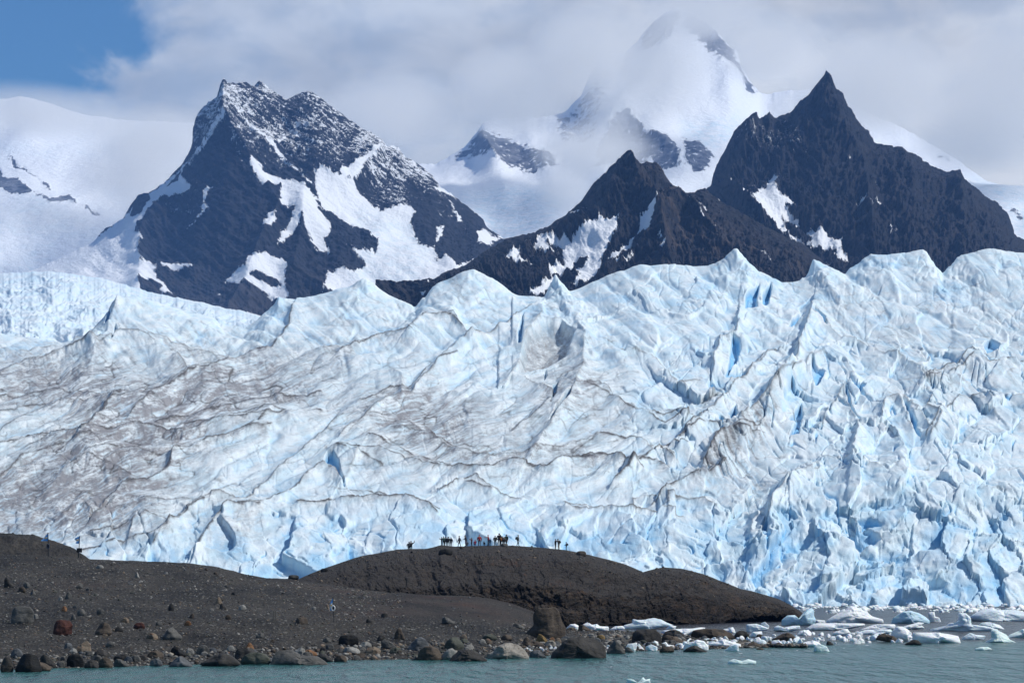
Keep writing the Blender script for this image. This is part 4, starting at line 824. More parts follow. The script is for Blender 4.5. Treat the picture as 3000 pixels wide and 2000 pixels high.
def body(outline, dm, deep, seed, rough, cuts, sub, jag=0.0, dark=0):
    """outline in metres about the base point (x right, z up); deep = half thickness; returns vertices and faces"""
    v, f = ico(sub); v = v.copy(); r_ = np.random.RandomState(seed)
    for _ in range(cuts):
        a = r_.rand()*2*np.pi; el = r_.uniform(-.4, .9); d = np.array([.45*math.cos(a), -abs(math.sin(a))-.2 if r_.rand() < .7 else .8, .5*el]); d /= np.linalg.norm(d)
        c = r_.uniform(.48, .8); k = v@d; v = v - np.outer(np.maximum(k-c, 0)*.92, d)
    o = np.asarray(outline, float); cx = (o[:, 0].max()+o[:, 0].min())/2; cz = o[:, 1].min()*.55 + o[:, 1].max()*.45
    o = o-[cx, cz]
    ang = np.arctan2(v[:, 2], v[:, 0]); rho = np.hypot(v[:, 0], v[:, 2]); rho = np.minimum(rho/.97, 1)
    rr = radial(o, ang)*rho
    w_ = np.stack([rr*np.cos(ang), v[:, 1]*deep*(.55+.45*np.sqrt(np.clip(1-rho**2*.6, 0, 1))), rr*np.sin(ang)], -1)
    size = max(deep, (o[:, 0].max()-o[:, 0].min())/2)
    u = v*1.0
    n = rough*(noise3(u, 1.4, seed % 900) + .5*noise3(u, 3.1, seed % 900+7) + .28*noise3(u, 7.0, seed % 900+13) + .14*noise3(u, 15, seed % 900+17))
    if jag: n = n + jag*np.abs(noise3(u, 4.3, seed % 900+23)) 
    w_ = w_ + (v/np.linalg.norm(v, axis=1, keepdims=True))*(n*size)[:, None]*[.35, 1, .35]
    w_[:, 0] += cx; w_[:, 2] += cz
    return w_, f
def stone_mat(name, a, b, spot=None, sc=1.0):
    m, w, bs = new_mat(name); oc = w.n('TexCoord').outputs['Object']
    oi = w.n('ObjectInfo').outputs['Random']
    ofs = w.n('VectorMath', operation='ADD'); w.put(ofs.inputs[0], oc); cb = w.n('CombineXYZ'); w.put(cb.inputs[0], w.m('MULTIPLY', oi, 37.0)); w.put(cb.inputs[1], w.m('MULTIPLY', oi, 91.0)); w.put(ofs.inputs[1], cb.outputs[0])
    n1 = w.noise(ofs.outputs[0], 1.3*sc, 7, .65, .4); n2 = w.noise(w.scale(ofs.outputs[0], (1, 1, 3), (R(25), 0, 0)), 3.2*sc, 5, .6)
    c = w.mix(w.mr(n1, .3, .7), a, b)
    if spot: c = w.mix(w.mr(n2, .56, .66), c, spot)
    c = w.mix(w.mr(w.noise(ofs.outputs[0], 9*sc, 3, .6), .55, .75, 0, .5), c, tuple(q*.45 for q in a))
    w.put(bs.inputs['Base Color'], c); bs.inputs['Roughness'].default_value = .8; bs.inputs['Specular IOR Level'].default_value = .3
    bump(w, bs, w.m('ADD', n1, w.m('MULTIPLY', n2, .6)), .8, .12)
    return m
ST = dict(
    dark=stone_mat('charcoal_stone', (.020, .019, .018), (.058, .054, .050)), grey=stone_mat('grey_stone', (.060, .059, .056), (.130, .125, .116)),
    pale=stone_mat('pale_stone', (.16, .155, .145), (.33, .32, .295)), brown=stone_mat('brown_stone', (.048, .037, .029), (.105, .082, .062)),
    tan=stone_mat('tan_stone', (.12, .095, .070), (.22, .175, .13), (.16, .07, .04)), red=stone_mat('rust_red_stone', (.034, .013, .010), (.082, .028, .020)),
    orange=stone_mat('orange_stone', (.12, .055, .025), (.22, .115, .055)), ochre=stone_mat('ochre_stone', (.16, .10, .035), (.27, .18, .075)),
    blue=stone_mat('slate_blue_stone', (.065, .070, .076), (.135, .142, .15)), green=stone_mat('olive_stone', (.045, .050, .040), (.095, .100, .080)),
    white=stone_mat('streaked_white_stone', (.20, .185, .16), (.34, .31, .27), (.13, .10, .075)), half=stone_mat('brown_black_stone', (.020, .018, .015), (.085, .062, .042)),
    black=stone_mat('black_stone', (.006, .006, .006), (.016, .016, .016)))
def ice_body_mat(name, a, b, blue, gloss=.35):
    m, w, bs = new_mat(name); oc = w.n('TexCoord').outputs['Object']
    n1 = w.noise(oc, .55, 6, .6, .4); n2 = w.noise(w.scale(oc, (1, 1, 2.5)), 2.4, 5, .6)
    c = w.mix(w.mr(n1, .35, .68), a, b); c = w.mix(w.mr(n2, .60, .78, 0, .55), c, blue)
    w.put(bs.inputs['Base Color'], c); bs.inputs['Roughness'].default_value = gloss; bs.inputs['Specular IOR Level'].default_value = .4
    bs.inputs['Subsurface Weight'].default_value = .25; bs.inputs['Subsurface Radius'].default_value = (.25, .6, 1.0); bs.inputs['Subsurface Scale'].default_value = .35
    bump(w, bs, w.m('ADD', w.m('MULTIPLY', n1, .8), w.m('MULTIPLY', n2, .5)), .7, .25)
    return m
IC = dict(white=ice_body_mat('white_float_ice', (.92, .94, .95), (.86, .90, .93), (.66, .80, .88)), blue=ice_body_mat('blue_float_ice', (.66, .84, .92), (.54, .76, .88), (.42, .68, .84)),
          pale=ice_body_mat('pale_blue_float_ice', (.84, .91, .94), (.74, .85, .92), (.55, .75, .87)), green=ice_body_mat('greenish_float_ice', (.74, .86, .84), (.62, .78, .77), (.50, .70, .70)))
_cnt = [0]
def put_body(name, outline_px, mat, label, cat, group=None, deep=None, rough=.10, cuts=5, sub=4, jag=0, base=None, sink=.05, seed=None):
    """outline_px in photo pixels: the body stands where its lowest edge meets the ground or the lake"""
    _cnt[0] += 1; seed = seed or 1000+_cnt[0]*13
    o = np.asarray(outline_px, float); bx = (o[:, 0].min()+o[:, 0].max())/2; by = o[:, 1].max() if base is None else base
    g = ray(bx, by-.6)
    if g is None: return None
    d = g.y; mpp = K*d
    ol = np.stack([(o[:, 0]-bx)*mpp, (by-o[:, 1])*mpp], -1)
    wd = (ol[:, 0].max()-ol[:, 0].min())/2; ht = ol[:, 1].max()
    dp = (deep if deep else .72)*max(wd, ht*.6)
    ol[:, 1] = np.where(ol[:, 1] < ht*.12, ol[:, 1]-max(.12*ht, .08), ol[:, 1])
    v, f = body(ol, mpp, dp, seed, rough, cuts, sub, jag)
    me = mesh_from(name, v, f, mat)
    ob = bpy.data.objects.new(name, me); COL.objects.link(ob)
    ob.location = (float(P(bx, by, d)[0]), d+dp*.55, g.z - sink*ht)
    tag(ob, label, cat, group); return ob
def box_shape(kind, x0, y0, x1, y1, flip=False):
    s = SHAPES[kind]; cx = (x0+x1)/2; hw = (x1-x0)/2; 
    return [(cx + (-a if flip else a)*hw, y1 - b*(y1-y0)) for a, b in (s[::-1] if flip else s)]
def A1(p): return crop(0, 1500, 3.136, p)
def A2(p): return crop(750, 1500, 3.136, p)
def A3(p): return crop(1500, 1500, 3.136, p)
def AB(p): return crop(1400, 1740, 3.92, p)
def AC(p): return crop(1900, 1740, 3.92, p)
def AD(p): return crop(2400, 1740, 3.92, p)
# (crop, box or outline, shape, stone, label)
BOULDERS = [
 (A1, (30, 588, 128, 682), 'wedge', 'dark', 'dark pointed boulder at the left edge of the gravel slope'),
 (A1, (208, 640, 275, 696), 'round', 'grey', 'round light grey rock just right of the pointed dark boulder'),
 (A1, (272, 700, 330, 757), 'peak', 'grey', 'grey rock below the round light one, upper left of the gravel'),
 (A1, (160, 680, 235, 728), 'dome', 'brown', 'brown rock touching the two grey rocks on the upper left gravel'),
 (A1, (688, 648, 762, 697), 'edge', 'grey', 'flat-topped grey rock alone on the upper gravel slope'),
 (A1, (590, 730, 655, 795), 'round', 'grey', 'dull grey rock half way up the slope above the small white one'),
 (A1, (533, 775, 577, 813), 'round', 'pale', 'small pale rock above the small red rock'),
 (A1, (873, 484, 952, 514), 'slab', 'pale', 'pale slab lying near the top of the slope right of the sign'),
 (A1, (1232, 545, 1282, 598), 'peak', 'pale', 'pale upright rock among rubble high on the slope'),
 (A1, (1975, 773, 2046, 836), 'peak', 'tan', 'pinkish tan pointed rock high on the right part of the slope'),
 (A1, (2015, 833, 2082, 886), 'wedge', 'dark', 'black angular rock just below the pinkish tan one'),
 (A1, (2188, 848, 2263, 894), 'round', 'pale', 'rounded cream rock right of the black angular one'),
 (A1, (2068, 938, 2125, 985), 'round', 'brown', 'pale brown round rock below the cream one'),
 (A1, (1730, 925, 1785, 970), 'edge', 'brown', 'brown rock above the small orange rock on the slope'),
 (A1, (95, 855, 303, 1003), 'block', 'grey', 'large grey-brown boulder at the left with deep shade under it'),
 (A1, (300, 930, 352, 975), 'round', 'pale', 'small cream rock against the right side of the large left boulder'),
 (A1, (483, 983, 667, 1116), 'block', 'red', 'big rust-red block on the gravel, reddest of all the boulders'),
 (A1, (565, 860, 614, 909), 'round', 'orange', 'small brick-red rock above the big rust-red block'),
 (A1, (704, 884, 782, 946), 'round', 'grey', 'light grey round rock up and right of the rust-red block'),
 (A1, (642, 930, 702, 982), 'peak', 'grey', 'grey pointed rock touching the top corner of the rust-red block'),
 (A1, (884, 885, 957, 937), 'round', 'grey', 'smooth grey cobble alone above the brown-grey boulder'),
 (A1, (868, 1003, 1022, 1110), 'dome', 'brown', 'mottled brown-grey boulder right of the rust-red block'),
 (A1, (1050, 1045, 1130, 1090), 'slab', 'dark', 'low dark rock between the mottled boulder and the rusty slab'),
 (A1, (1222, 1010, 1332, 1060), 'slab', 'red', 'low rusty slab in the middle of the left gravel'),
 (A1, (1428, 1000, 1490, 1042), 'round', 'grey', 'small light grey rock above the big grey slab'),
 (A1, (1688, 994, 1757, 1036), 'slab', 'orange', 'bright orange rock right above the big grey slab'),
 (A1, (1100, 965, 1190, 1008), 'slab', 'tan', 'tawny flat rock up the slope from the rusty slab'),
 (A1, (1452, 1050, 1672, 1156), 'low', 'grey', 'big smooth grey slab with a dark underside on the left gravel'),
 (A1, (1340, 1107, 1452, 1158), 'dome', 'tan', 'pinkish slab beside the left end of the big grey slab'),
 (A1, (1540, 835, 1600, 900), 'round', 'dark', 'dark grey rock on the slope above the big grey slab'),
 (A1, (670, 1180, 832, 1276), 'edge', 'tan', 'tan boulder with a rusty face just above the left shoreline rocks'),
 (A1, (583, 1196, 662, 1250), 'round', 'blue', 'blue-grey rock against the left of the tan rusty boulder'),
 (A1, (968, 1183, 1055, 1232), 'dome', 'grey', 'grey rock standing between the tan boulder and the shoreline row'),
 (A1, (0, 1318, 115, 1448), 'dome', 'dark', 'dark boulder cut by the left edge of the picture at the waterline'),
 (A1, (108, 1290, 385, 1446), 'dome', 'black', 'largest dark boulder at the lower left waterline'),
 (A1, (355, 1298, 515, 1412), 'wedge', 'dark', 'dark sloping boulder leaning on the largest dark one'),
 (A1, (195, 1370, 462, 1449), 'dome', 'brown', 'brown rounded boulder in front of the largest dark one'),
 (A1, (515, 1365, 592, 1419), 'round', 'grey', 'grey cobble right of the brown rounded waterline boulder'),
 (A1, (603, 1295, 768, 1420), 'round', 'black', 'round black boulder at the left waterline'),
 (A1, (768, 1350, 905, 1422), 'slab', 'dark', 'dark slab right of the round black boulder'),
 (A1, (830, 1308, 935, 1356), 'slab', 'grey', 'light grey slab resting behind the dark slab'),
 (A1, (895, 1330, 1032, 1416), 'dome', 'brown', 'brownish dome at the waterline left of the layered rock'),
 (A1, (1032, 1300, 1192, 1352), 'slab', 'dark', 'dark flat rock behind the layered waterline rock'),
 (A1, (1034, 1342, 1190, 1412), 'wedge', 'grey', 'layered grey rock at the waterline'),
 (A1, (1190, 1312, 1292, 1372), 'round', 'grey', 'rounded grey rock right of the layered one'),
 (A1, (1372, 1345, 1492, 1411), 'round', 'blue', 'blue-grey rounded rock at the waterline before the pointed one'),
 (A1, (1345, 1268, 1502, 1330), 'slab', 'brown', 'brown slab behind the blue-grey waterline rock'),
 (A1, (1562, 1225, 1708, 1312), 'wedge', 'black', 'black sloping boulder above the pointed waterline boulder'),
 (A1, (1538, 1320, 1775, 1409), 'peak', 'blue', 'wide pointed blue-grey boulder at the waterline'),
 (A1, (1800, 1212, 1925, 1300), 'dome', 'grey', 'grey dome above the long dark waterline slab'),
 (A1, (1815, 1290, 2202, 1395), 'low', 'dark', 'long dark slab at the waterline, widest of the left shore'),
 (A1, (2080, 1222, 2155, 1272), 'round', 'pale', 'pale round cobble behind the long dark slab'),
 (A1, (2250, 1193, 2338, 1249), 'peak', 'orange', 'orange pointed rock above the greenish boulder'),
 (A1, (2150, 1240, 2362, 1352), 'block', 'dark', 'grey-black boulder under the orange pointed rock'),
 (A2, (-150, 1284, 135, 1384), 'dome', 'green', 'greenish grey boulder at the waterline under the orange pointed rock'),
 (A1, (625, 1245, 708, 1292), 'slab', 'pale', 'pale slab beneath the tan rusty boulder'),
 (A1, (90, 1250, 205, 1322), 'slab', 'blue', 'blue-grey slab behind the largest dark waterline boulder'),
 (A1, (850, 1262, 1005, 1322), 'slab', 'dark', 'dark slab in the second row left of centre of the left shore'),
 (A2, (120, 1260, 668, 1402), [(120, 1402), (150, 1320), (190, 1270), (300, 1262), (360, 1285), (400, 1310), (480, 1310), (560, 1320), (620, 1360), (668, 1390), (600, 1402)], 'grey', 'broad grey whaleback boulder standing in the water, left of centre'),
 (A2, (408, 1262, 562, 1314), 'dome', 'orange', 'orange-brown dome showing behind the grey whaleback boulder'),
 (A2, (345, 1238, 458, 1300), 'slab', 'pale', 'whitish slab behind the grey whaleback boulder'),
 (A2, (560, 1290, 712, 1366), 'wedge', 'dark', 'dark wedge against the right end of the whaleback boulder'),
 (A2, (754, 1124, 942, 1212), 'block', 'black', 'jet-black angular block behind the shoreline stones'),
 (A2, (357, 963, 477, 1021), 'block', 'brown', 'reddish brown brick-shaped boulder left of the blue flag'),
 (A2, (1698, 958, 1838, 1020), 'wedge', 'grey', 'light grey wedge lying below the smooth rust-streaked rock'),
 (A2, (1148, 925, 1212, 965), 'block', 'dark', 'dark cube-like rock beside the smooth rust-streaked rock'),
 (A2, (1010, 972, 1070, 1016), 'round', 'dark', 'dark rock right of the blue flag pole'),
 (A2, (1262, 1053, 1372, 1152), 'peak', 'brown', 'upright brownish boulder behind the blue-grey slab'),
 (A2, (1108, 1128, 1197, 1182), 'slab', 'dark', 'dark low rock right of the jet-black block'),
 (A2, (1382, 1138, 1604, 1252), 'low', 'blue', 'large slate-blue slab right of centre of the gravel shore'),
 (A2, (1478, 1220, 1704, 1342), 'dome', 'brown', 'dark brown dome at the waterline below the slate-blue slab'),
 (A2, (1674, 1240, 1840, 1346), 'edge', 'pale', 'pale fractured boulder between the brown dome and the dark pyramid'),
 (A2, (1728, 1144, 1918, 1248), 'dome', 'green', 'olive dome-shaped boulder behind the pale fractured one'),
 (A2, (1873, 1118, 1942, 1182), 'round', 'tan', 'cream-tan rock at the shoulder of the olive dome'),
 (A2, (948, 1187, 1064, 1234), 'slab', 'pale', 'cream slab at the edge of the small shore stones, centre left'),
 (A2, (998, 1232, 1148, 1290), 'slab', 'tan', 'pinkish slab below the cream slab'),
 (A2, (768, 1238, 958, 1294), 'slab', 'pale', 'long whitish slab below the jet-black block'),
 (A2, (1140, 1163, 1296, 1244), 'wedge', 'grey', 'light grey boulder left of the slate-blue slab'),
 (A2, (1000, 1198, 1142, 1238), 'slab', 'dark', 'thin dark slab between the two pale slabs'),
 (A2, (608, 1148, 692, 1192), 'dome', 'grey', 'grey rock left of the jet-black block'),
 (A2, (-5, 1106, 84, 1148), 'dome', 'grey', 'low grey rock above the greenish waterline boulder'),
 (A2, (1222, 1238, 1342, 1290), 'slab', 'green', 'olive slab left of the brown dome'),
 (A2, (712, 1310, 835, 1366), 'slab', 'brown', 'brown slab at the waterline right of the dark wedge'),
 (A2, (1760, 1250, 2128, 1372), [(1760, 1368), (1800, 1310), (1850, 1262), (1900, 1252), (1990, 1262), (2060, 1310), (2128, 1355), (2100, 1370)], 'dark', 'dark pyramid boulder standing in the water near the centre'),
 (A2, (2072, 1118, 2218, 1168), 'dome', 'green', 'flat olive rock behind the white streaked boulder'),
 (A2, (2246, 1122, 2362, 1172), 'dome', 'brown', 'reddish grey rounded rock above the white streaked boulder'),
 (A2, (2098, 1158, 2168, 1208), 'round', 'tan', 'small pink rock above the left shoulder of the white streaked boulder'),
 (A2, (1422, 1318, 1512, 1354), 'peak', 'grey', 'small grey pointed rock at the waterline left of the brown dome'),
 (A2, (638, 840, 677, 882), 'peak', 'tan', 'cream triangular rock touching the blue flag from the left'),
 (A2, (510, 866, 552, 892), 'block', 'pale', 'small whitish brick-shaped rock left of the cream triangular one'),
 (AB, (90, 560, 592, 742), [(90, 740), (100, 680), (180, 650), (230, 590), (300, 562), (390, 558), (470, 580), (540, 640), (592, 710), (585, 735), (400, 742)], 'white', 'white streaked boulder at the waterline, palest of the big ones'),
 (AB, (535, 140, 1012, 520), [(535, 470), (560, 420), (635, 345), (638, 210), (690, 145), (760, 150), (880, 140), (930, 180), (965, 270), (1012, 370), (1000, 480), (860, 515), (640, 515)], 'brown', 'tallest boulder, a flat-topped grey monolith on the gravel point'),
 (AB, (658, 448, 818, 548), 'wedge', 'ochre', 'ochre-yellow boulder at the foot of the tallest boulder'),
 (AB, (496, 480, 632, 586), 'peak', 'brown', 'dark brown rock left of the ochre-yellow boulder'),
 (AB, (540, 538, 765, 604), 'slab', 'brown', 'rusty slab in front of the ochre-yellow boulder'),
 (AB, (812, 494, 892, 544), 'dome', 'orange', 'orange rock between the ochre and the tan-orange ones'),
 (AB, (884, 498, 960, 562), 'round', 'tan', 'tan-orange cobble right of the small orange rock'),
 (AB, (768, 530, 902, 600), 'round', 'white', 'white cobble with a red spot below the small orange rock'),
 (AB, (948, 478, 1074, 562), 'round', 'blue', 'blue-grey rock between the white cobble and the great dark block'),
 (AB, (828, 480, 1477, 740), [(828, 738), (858, 665), (950, 580), (975, 540), (1060, 488), (1200, 484), (1350, 508), (1440, 560), (1474, 605), (1477, 722), (1300, 738)], 'dark', 'great dark block standing in the water right of centre'),
 (AB, (1362, 463, 1464, 524), 'round', 'ochre', 'ochre-tan rock behind the great dark block'),
 (AB, (1148, 345, 1302, 412), 'wedge', 'brown', 'olive-brown rock among white ice behind the gravel point'),
 (AB, (1020, 378, 1130, 414), 'slab', 'tan', 'thin tan slab right of the tallest boulder'),
 (AB, (398, 328, 544, 388), 'wedge', 'grey', 'grey wedge left of the tallest boulder'),
 (AB, (592, 640, 794, 720), 'wedge', 'blue', 'low slate-coloured rock in the water left of the great dark block'),
 (AB, (1474, 525, 1704, 668), 'peak', 'grey', 'grey pointed boulder right of the great dark block'),
 (AB, (1688, 600, 1794, 662), 'wedge', 'grey', 'small wedge rock touching the grey pointed boulder'),
 (AB, (1550, 494, 1728, 556), 'dome', 'grey', 'flat light grey rock behind the grey pointed boulder'),
 (AB, (1765, 392, 2112, 558), 'block', 'dark', 'large dark fissured boulder on the point among the first ice'),
 (AB, (1735, 514, 1852, 562), 'dome', 'green', 'olive rock before the large fissured boulder'),
 (AB, (1850, 524, 1948, 578), 'round', 'green', 'round olive cobble before the large fissured boulder'),
 (AC, (160, 404, 418, 502), 'dome', 'dark', 'dark rounded boulder behind the long tan slab'),
 (AC, (142, 464, 444, 562), 'wedge', 'brown', 'long tan-grey slab among the ice on the point'),
 (AC, (496, 397, 1012, 532), [(496, 525), (500, 450), (530, 410), (620, 398), (780, 400), (880, 405), (960, 440), (1005, 485), (1012, 515), (900, 532)], 'half', 'widest brown boulder amid the ice, its left side black'),
 (AC, (984, 414, 1168, 497), 'dome', 'dark', 'dark rounded rock right of the widest brown boulder'),
 (AC, (1236, 454, 1318, 518), 'round', 'brown', 'small red-brown rock poking out of the ice'),
 (AC, (1422, 440, 1722, 520), 'low', 'brown', 'low grey-brown ledge in the middle of the ice jam'),
 (AC, (1128, 545, 1308, 603), 'dome', 'brown', 'brown dome in the water before the ice jam'),
 (AC, (388, 587, 692, 656), 'peak', 'dark', 'flat dark pyramid in the water before the ice'),
 (AC, (124, 600, 312, 660), 'dome', 'brown', 'rounded brown rock in the water left of the flat dark pyramid'),
 (AC, (678, 584, 790, 617), 'slab', 'dark', 'thin dark rock right of the flat dark pyramid'),
 (AC, (1238, 616, 1328, 634), 'slab', 'brown', 'nearly drowned brown rock below the brown dome'),
 (AC, (1370, 530, 1420, 590), 'round', 'brown', 'small brown rock in the ice right of the brown dome'),
 (AD, (84, 535, 172, 578), 'wedge', 'dark', 'small dark rock at the edge of the ice left of the double rock'),
 (AD, (655, 443, 1012, 550), [(655, 520), (690, 465), (750, 443), (800, 465), (870, 480), (920, 520), (1012, 540), (900, 550)], 'brown', 'dark double-humped rock in front of the right-hand ice'),
 (AD, (984, 519, 1190, 574), 'low', 'dark', 'dark low rock right of the double-humped one, last before open water'),
]
for cf, bx_, shp, st, lab in BOULDERS:
    if isinstance(shp, list): ol = cf(shp); sub = 5
    else:
        (x0, y0), (x1, y1) = cf([bx_[:2], bx_[2:]]); ol = box_shape(shp, x0, y0, x1, y1); sub = 4 if (x1-x0) > 28 else 3
    put_body('boulder', ol, ST[st], lab, 'boulder', deep=.8, rough=.11, cuts=9, sub=sub)

# rocks on the skyline of the dome and the hills
for px_, py_, w_, h_, st, lab in [(1306, 1622, 44, 15, 'black', 'black overhanging slab just under the people at the crest'), (1703, 1626, 30, 13, 'brown', 'brown rock on the dome skyline right of the last people'), (1478, 1600, 22, 9, 'grey', 'grey rock on the crest hiding the feet of the tight group'),
                                  (1352, 1607, 13, 7, 'brown', 'small round rock below the person stepping left'), (1943, 1663, 8, 5, 'dark', 'small knob on top of the right-hand hump of the dome'), (950, 1674, 22, 10, 'black', 'black rock on the left shoulder of the dome'), (1558, 1603, 7, 5, 'grey', 'tiny stone on the skyline right of the backpacker'),
                                  (860, 1694, 34, 12, 'dark', 'dark hump where the gravel crest meets the dome'), (1206, 1619, 8, 5, 'black', 'small black stone below the raised-arm pair')]:
    put_body('boulder', box_shape('block' if w_ > 20 else 'dome', px_-w_/2, py_-h_, px_+w_/2, py_), ST[st], lab, 'boulder', deep=.7, rough=.12, cuts=6, sub=3)
for px_, py_, w_, h_, st, lab in [(38, 1566, 13, 7, 'dark', 'small dark rock on the far left hilltop'), (97, 1573, 23, 9, 'black', 'dark squat rock on the hill left of the first flag')]:
    d_ = 384; z_ = float(P(px_, py_, d_)[2]); v, f = body([(a*K*d_, b*K*d_) for a, b in [(-w_/2, -3), (-w_*.45, h_*.7), (-w_*.1, h_), (w_*.3, h_*.7), (w_/2, -3)]], K*d_, w_*K*d_*.4, int(px_), .1, 5, 3)
    o = bpy.data.objects.new('boulder', mesh_from('boulder', v, f, ST[st])); COL.objects.link(o); o.location = (float(P(px_, py_, d_)[0]), d_, z_); tag(o, lab, 'boulder')

# smaller stones: a few prototypes copied over the beach, too alike to tell apart
rs = np.random.RandomState(5)
protos = {}
for k in ('dark', 'grey', 'pale', 'brown', 'tan', 'blue', 'green'):
    protos[k] = []
    for j in range(3):
        v, f = body([(a*.5, b*.62) for a, b in SHAPES[('dome', 'slab', 'block')[j]]], 1, .42, 300+j*17+len(k)*5, .12, 7, 3)
        protos[k].append(mesh_from('stone', v, f, ST[k]))
PXs, PYs, Xs, Ys, Zs = SG
groups = {'dark': 'small dark stones on the gravel', 'grey': 'small grey stones on the gravel', 'pale': 'small pale stones on the gravel', 'brown': 'small brown stones on the gravel', 'tan': 'small tan stones on the gravel', 'blue': 'small blue-grey stones on the gravel', 'green': 'small olive stones on the gravel'}
n_small = 0
for t in range(6000):
    if n_small >= 290: break
    i = rs.randint(8, PXs.shape[0]-6); j = rs.randint(0, PXs.shape[1]); px_, py_ = PXs[i, j], PYs[i, j]
    if px_ < 3 or px_ > 2120: continue
    near = (np.interp(px_, *zip(*SHORE))-py_)
    keep = 1.0 if near < 40 else .16 if near < 120 else .06
    if rs.rand() > keep or (1200 < px_ < 1600 and 1740 < py_ < 1815): continue
    k = rs.choice(['dark', 'grey', 'pale', 'brown', 'tan', 'blue', 'green'], p=[.12, .33, .22, .10, .06, .12, .05])
    s = (rs.uniform(9, 30)**1.0 if near < 40 else rs.uniform(6, 14))*K*Ys[i, j]
    o = bpy.data.objects.new('stone', protos[k][rs.randint(3)]); COL.objects.link(o)
    o.location = (Xs[i, j], Ys[i, j], Zs[i, j]-.06*s); o.scale = (s, s*rs.uniform(.7, 1.1), s*rs.uniform(.7, 1.15)); o.rotation_euler = (0, 0, rs.uniform(-.5, .5) + (math.pi if rs.rand() < .5 else 0))
    tag(o, 'small %s stone on the dark gravel beach' % dict(dark='charcoal', grey='grey', pale='pale', brown='brown', tan='tan', blue='blue-grey', green='olive')[k], 'stone', groups[k]); n_small += 1

# pebbles beyond counting
def pebbles(name, n, pick, mat_list, size, sub=1):
    bv, bf = ico(sub); V, F, MI = [], [], []; off = 0
    for _ in range(n):
        q = pick()
        if q is None: continue
        x, y, z, s = q
        v = bv*(1+.28*rs.randn(len(bv), 1)) * [s*rs.uniform(.7, 1.3), s*rs.uniform(.7, 1.2), s*rs.uniform(.4, .85)]
        a = rs.rand()*6.28; c_, s_ = math.cos(a), math.sin(a)
        v = np.stack([v[:, 0]*c_-v[:, 1]*s_, v[:, 0]*s_+v[:, 1]*c_, v[:, 2]], -1) + [x, y, z+.1*s]
        V.append(v); F.append(np.array(bf)+off); off += len(bv); MI += [rs.randint(len(mat_list))]*len(bf)
    V = np.concatenate(V); F = np.concatenate(F)
    me = bpy.data.meshes.new(name); me.vertices.add(len(V)); me.vertices.foreach_set('co', V.astype(np.float32).ravel())
    me.loops.add(F.size); me.loops.foreach_set('vertex_index', F.ravel().astype(np.int32)); me.polygons.add(len(F))
    me.polygons.foreach_set('loop_start', (np.arange(len(F))*3).astype(np.int32)); me.polygons.foreach_set('loop_total', np.full(len(F), 3, np.int32))
    for m in mat_list: me.materials.append(m)
    me.polygons.foreach_set('material_index', np.array(MI, np.int32)); me.update(calc_edges=True)
    o = bpy.data.objects.new(name, me); COL.objects.link(o); return o
def pick_shore():
    i = rs.randint(5, PXs.shape[0]-2); j = rs.randint(0, PXs.shape[1]-1)
    if 1180 < PXs[i, j] < 1600 and 1738 < PYs[i, j] < 1820 and rs.rand() < .93: return None
    near = np.interp(PXs[i, j], *zip(*SHORE))-PYs[i, j]
    cl = fbm(np.array([PXs[i, j]/60]), np.array([PYs[i, j]/22]), 3, 601)[0]
    if near > 50 and rs.rand() < .18: return None
    if near > 45 and cl < -.05 and rs.rand() < .75: return None
    s = K*Ys[i, j]*(rs.uniform(1.2, 3.2) if rs.rand() < .8 else rs.uniform(3, 5.2))*(1.9 if near < 46 else 1)
    return Xs[i, j]+rs.uniform(-.1, .1), Ys[i, j]+rs.uniform(-.3, .3), Zs[i, j], s
tag(pebbles('pebbles', 21000, pick_shore, [ST['dark'], ST['grey'], ST['grey'], ST['pale'], ST['pale'], ST['brown'], ST['blue'], ST['tan'], ST['green'], ST['white']], 1), kind='stuff')

def pick_dome():
    px_ = rs.uniform(900, 2250); cy_ = np.interp(px_, *zip(*DOME)); h = BV_DOME.ray_cast(Vector((0, 0, H)), (Vector([float(q) for q in P(px_, cy_ + 2 + rs.rand()**1.6*55, 300.0)]) - Vector((0, 0, H))).normalized())
    if h[0] is None: return None
    if fbm(np.array([px_/50]), np.array([h[0].z*.6]), 3, 621)[0] < -.08 and rs.rand() < .8: return None
    return h[0].x, h[0].y, h[0].z, K*h[0].y*(rs.uniform(1.0, 2.6) if rs.rand() < .93 else rs.uniform(3, 5.5))
tag(pebbles('rubble', 3600, pick_dome, [ST['dark'], ST['grey'], ST['brown'], ST['grey'], ST['tan'], ST['dark']], 1), kind='stuff')
